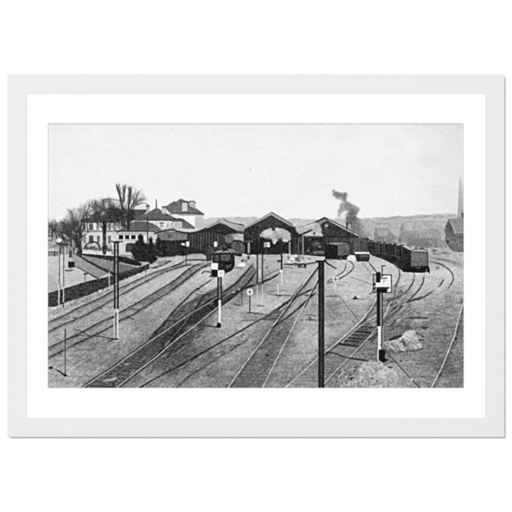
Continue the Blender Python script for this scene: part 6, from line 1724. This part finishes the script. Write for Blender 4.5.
# ------------------------------------------------------------------ the printed sheet as geometry
# every motif of the print is a piece of the same flat sheet; together the pieces tile it without gaps
LABELS = {
    'sky': ("printed_sky", 'pale empty sky filling the upper half of the print'),
    'hills': ("printed_hills", 'grey misty hills along the horizon'),
    'far spire': ("printed_spire", 'thin misty spire above the goods train'),
    'far gable': ("printed_gable", 'tall misty gable before the hills'),
    'far sheds': ("printed_sheds", 'low misty sheds just above the goods train'),
    'far warehouse': ("printed_warehouse", 'long misty warehouse behind the tail wagon'),
    'tall chimney': ("printed_mill_chimney", 'tall pale mill chimney at the edge of the print'),
    'factory': ("printed_factory", 'dark gabled factory below the tall chimney'),
    'yard': ("printed_yard", 'grey gravel ground of the station yard'),
    'street': ("printed_street", 'pale street beyond the long hedge'),
    'ramp': ("printed_ramp", 'grey ramp running down to the long hedge'),
    'bank': ("printed_bank", 'dark bank above the ramp'),
    'upper hedge': ("printed_hedge", 'upper dark hedge along the foot of the house'),
    'long hedge': ("printed_hedge", 'long dark clipped hedge between street and rails'),
    'town houses': ("printed_town_houses", 'blurred houses beyond the street'),
    'tall house': ("printed_house", 'tall white house half hidden by bare trees'),
    'archway': ("printed_archway", 'dark round archway in front of the tall white house'),
    'pale back building': ("printed_building", 'pale building showing behind the tall bare trees'),
    'station house': ("printed_station_house", 'white station house under a pointed hip roof'),
    'finial': ("printed_finial", 'thin finial on the pointed hip roof'),
    'station chimney#0': ("printed_chimney", 'wider chimney on the pointed hip roof'),
    'station chimney#1': ("printed_chimney", 'narrower chimney on the pointed hip roof'),
    'mansard pavilion': ("printed_pavilion", 'white pavilion with a mansard roof and two chimneys'),
    'low wing': ("printed_station_wing", 'low white wing with a row of dark windows'),
    'arched doorway': ("printed_doorway", 'dark arched doorway beside the conifer'),
    'bare street trees': ("printed_bare_trees", 'leafless street trees beside the tall white house'),
    'tall bare trees': ("printed_bare_trees", 'tall leafless trees in front of the white house'),
    'goods pavilion': ("printed_goods_pavilion", 'low dark pavilion with a curved eave'),
    'train shed beside the pavilion': ("printed_train_shed", 'train shed with slatted gable behind the locomotive'),
    'middle train shed': ("printed_train_shed", 'middle train shed with a wide arched opening'),
    'view through the arch': ("printed_arch_view", 'bright sky and trees seen through the arch'),
    'white lamp board': ("printed_lamp_board", 'white square board under the arch'),
    'shed valley': ("printed_shed_columns", 'dark columns between the arched shed and the smoking one'),
    'train shed beneath the smoke': ("printed_train_shed", 'train shed with a dark gable beneath the smoke'),
    'engine in the shed': ("printed_engine", 'engine standing in the shade of the shed'),
    'smoke plume': ("printed_smoke", 'dark plume of smoke above the shed roof'),
    'platform#0': ("printed_platform", 'pale platform beside the goods pavilion'),
    'platform#1': ("printed_platform", 'pale platform before the arched shed'),
    'platform#2': ("printed_platform", 'pale platform before the shed beneath the smoke'),
    'wagon behind the locomotive': ("printed_wagon", 'grey wagon behind the dark locomotive'),
    'locomotive': ("printed_locomotive", 'dark locomotive beside the checkered signal'),
    'white signal lamp#0': ("printed_signal_lamp", 'white lamp above the locomotive'),
    'white signal lamp#1': ("printed_signal_lamp", 'taller white lamp in front of the goods pavilion'),
    'white signal lamp#2': ("printed_signal_lamp", 'smaller white lamp in front of the goods pavilion'),
    'goods wagon under the shed': ("printed_goods_wagon", 'boxy goods wagon under the shed beneath the smoke'),
    'steam puff': ("printed_steam", 'white puff beside the goods wagon'),
    'low flat wagon': ("printed_flat_wagon", 'low wagon with a white top before the long train'),
    'long goods train': ("printed_goods_train", 'long dark goods train curving out of the shed'),
    'tail wagon of the goods train': ("printed_tail_wagon", 'grey end of the last wagon of the goods train'),
    'bushes': ("printed_bushes", 'dark bushes around the conifers'),
    'conifer': ("printed_conifer", 'larger dark conifer beside the arched doorway'),
    'conifer beside the wires': ("printed_conifer", 'smaller dark conifer beside the goods pavilion'),
    'wire pole': ("printed_pole", 'thin pole rising among the conifers'),
    'rails beside the hedge': ("printed_rails", 'pair of dark rails nearest the hedge'),
    'rails beside the short post': ("printed_rails", 'pair of dark rails behind the short thin mast'),
    'near track with points': ("printed_track", 'dark sleepered track with points and bright rails'),
    'siding that joins the points': ("printed_siding", 'dark siding that joins the points'),
    'rails before the middle shed': ("printed_rails", 'tangled dark rails before the arched shed'),
    'lone dark rail': ("printed_rail", 'lone dark rail between the two bright tracks'),
    'middle track': ("printed_track", 'bright railed track beside the tall black post'),
    'diverging track': ("printed_track", 'curved rails leading to the boxy goods wagon'),
    'track under the big signal': ("printed_track", 'sleepered track running under the white board signal'),
    'sweeping rails at the right': ("printed_rails", 'rails sweeping out of the long goods train'),
    'edge rail': ("printed_rail", 'single bright rail at the edge below the factory'),
    'rubble heap beneath the big signal': ("printed_rubble_heap", 'pale rubble heap at the foot of the white board signal'),
    'scattered rubble': ("printed_rubble", 'scattered dark rubble beside the tall black post'),
    'far rubble heap': ("printed_rubble_heap", 'brighter rubble heap beyond the white board signal'),
    'ground wire': ("printed_ground_wire", 'dark wire running from the signal to the bottom edge'),
    'ground wire#1': ("printed_ground_wire", 'thin wire running away from a white disc signal'),
    'stone': ("printed_stone", 'dark and white stone lying on pale gravel'),
    'pair of posts by the road': ("printed_posts", 'pair of pale posts in front of the street'),
    'white lamp globe': ("printed_lamp", 'white lamp globe beyond the street'),
    'dark box stand': ("printed_box_stand", 'dark box on a stand in the street'),
    'small white stake#0': ("printed_stake", 'small stake at the edge of the street'),
    'pale hedge post': ("printed_post", 'pale post standing in the long hedge'),
    'twin mast beside the hedge': ("printed_twin_mast", 'twin black mast with white foot beside the hedge'),
    'short thin mast by the near rails': ("printed_thin_mast", 'short thin mast with a shadow at its foot'),
    'checkered board signal': ("printed_checkered_signal", 'black and white checkered board signal on a mast'),
    'white disc signal by the middle rails': ("printed_disc_signal", 'white disc with a cross on a dark stake'),
    'white disc signal behind the tall post': ("printed_disc_signal", 'white disc with a cross on a white stake'),
    'pair of dark poles before the middle shed': ("printed_poles", 'pair of dark poles before the arched shed'),
    'slim pole before the middle shed': ("printed_slim_pole", 'slim dark pole with a white foot'),
    'short white stake': ("printed_stake", 'short white stake in the pale gravel'),
    'short dark stake': ("printed_stake", 'short dark stake next to the disc signal'),
    'tall black post': ("printed_tall_post", 'tall black post with wire arms'),
    'big signal with the white board': ("printed_board_signal", 'signal with a large white board and black and white mast'),
    'tall house window#0': ("printed_house_window", 'upper window beside the archway'),
    'tall house window#1': ("printed_house_window", 'window hidden behind a tree trunk'),
    'tall house window#2': ("printed_house_window", 'narrow window at the house corner'),
    'tall house window#3': ("printed_house_window", 'lower window above the archway'),
    'station house window#0': ("printed_station_window", None),
    'station house window#1': ("printed_station_window", None),
    'station house window#2': ("printed_station_window", None),
    'station house window#3': ("printed_station_window", None),
    'station house window#4': ("printed_station_window", None),
    'station house window#5': ("printed_station_window", None),
    'low wing window#0': ("printed_wing_window", None),
    'low wing window#1': ("printed_wing_window", None),
    'low wing window#2': ("printed_wing_window", None),
    'low wing window#3': ("printed_wing_window", None),
    'person#0': ("printed_person", None),
    'person#1': ("printed_person", None),
    'person#2': ("printed_person", None),
    'person#3': ("printed_person", None),
    'person#4': ("printed_person", None),
    'person#5': ("printed_person", None),
    'person#6': ("printed_person", None),
    'person#7': ("printed_person", None),
}
# --- LABELS


def to_reflectance(g):
    c = g / 255.0
    lin = np.where(c <= 0.04045, c / 12.92, ((c + 0.055) / 1.055) ** 2.4)
    return lin / LIGHT_GAIN


def build_print():
    sheet_h = 0.0154
    sheet = bpy.data.objects.new("print", None)
    COL.objects.link(sheet)
    sheet.parent = picture
    sheet["label"] = "black and white photographic print of a railway yard before a station"
    ink = to_reflectance(img).astype(np.float32)
    xs = ((GX - 256.0) * MM).astype(np.float32)
    zs = ((256.0 - GY) * MM).astype(np.float32)
    cell = lab[:-1, :-1]
    for idx, key_ in enumerate(lab_names):
        jj, ii = np.nonzero(cell == idx)
        if len(ii) < 12:
            continue
        v00 = jj * W + ii
        quads = np.stack([v00 + W, v00 + W + 1, v00 + 1, v00], axis=1)      # faces the room
        used, inv = np.unique(quads.ravel(), return_inverse=True)
        co = np.empty((len(used), 3), dtype=np.float32)
        co[:, 0] = xs[used % W]
        co[:, 1] = -sheet_h
        co[:, 2] = zs[used // W]
        name, text = LABELS.get(key_, ("printed_" + key_.replace(" ", "_"), None))
        me = bpy.data.meshes.new(name)
        nq = len(ii)
        me.vertices.add(len(used))
        me.vertices.foreach_set("co", co.ravel())
        me.loops.add(nq * 4)
        me.loops.foreach_set("vertex_index", inv.astype(np.int32).ravel())
        me.polygons.add(nq)
        me.polygons.foreach_set("loop_start", (np.arange(nq) * 4).astype(np.int32))
        me.update(calc_edges=True)
        at_ = me.attributes.new("ink", "FLOAT", "POINT")
        at_.data.foreach_set("value", ink.ravel()[used])
        me.materials.append(M_PRINT)
        o = bpy.data.objects.new(name, me)
        COL.objects.link(o)
        o.parent = sheet
        if text:
            o["label"] = text
    return sheet


build_print()
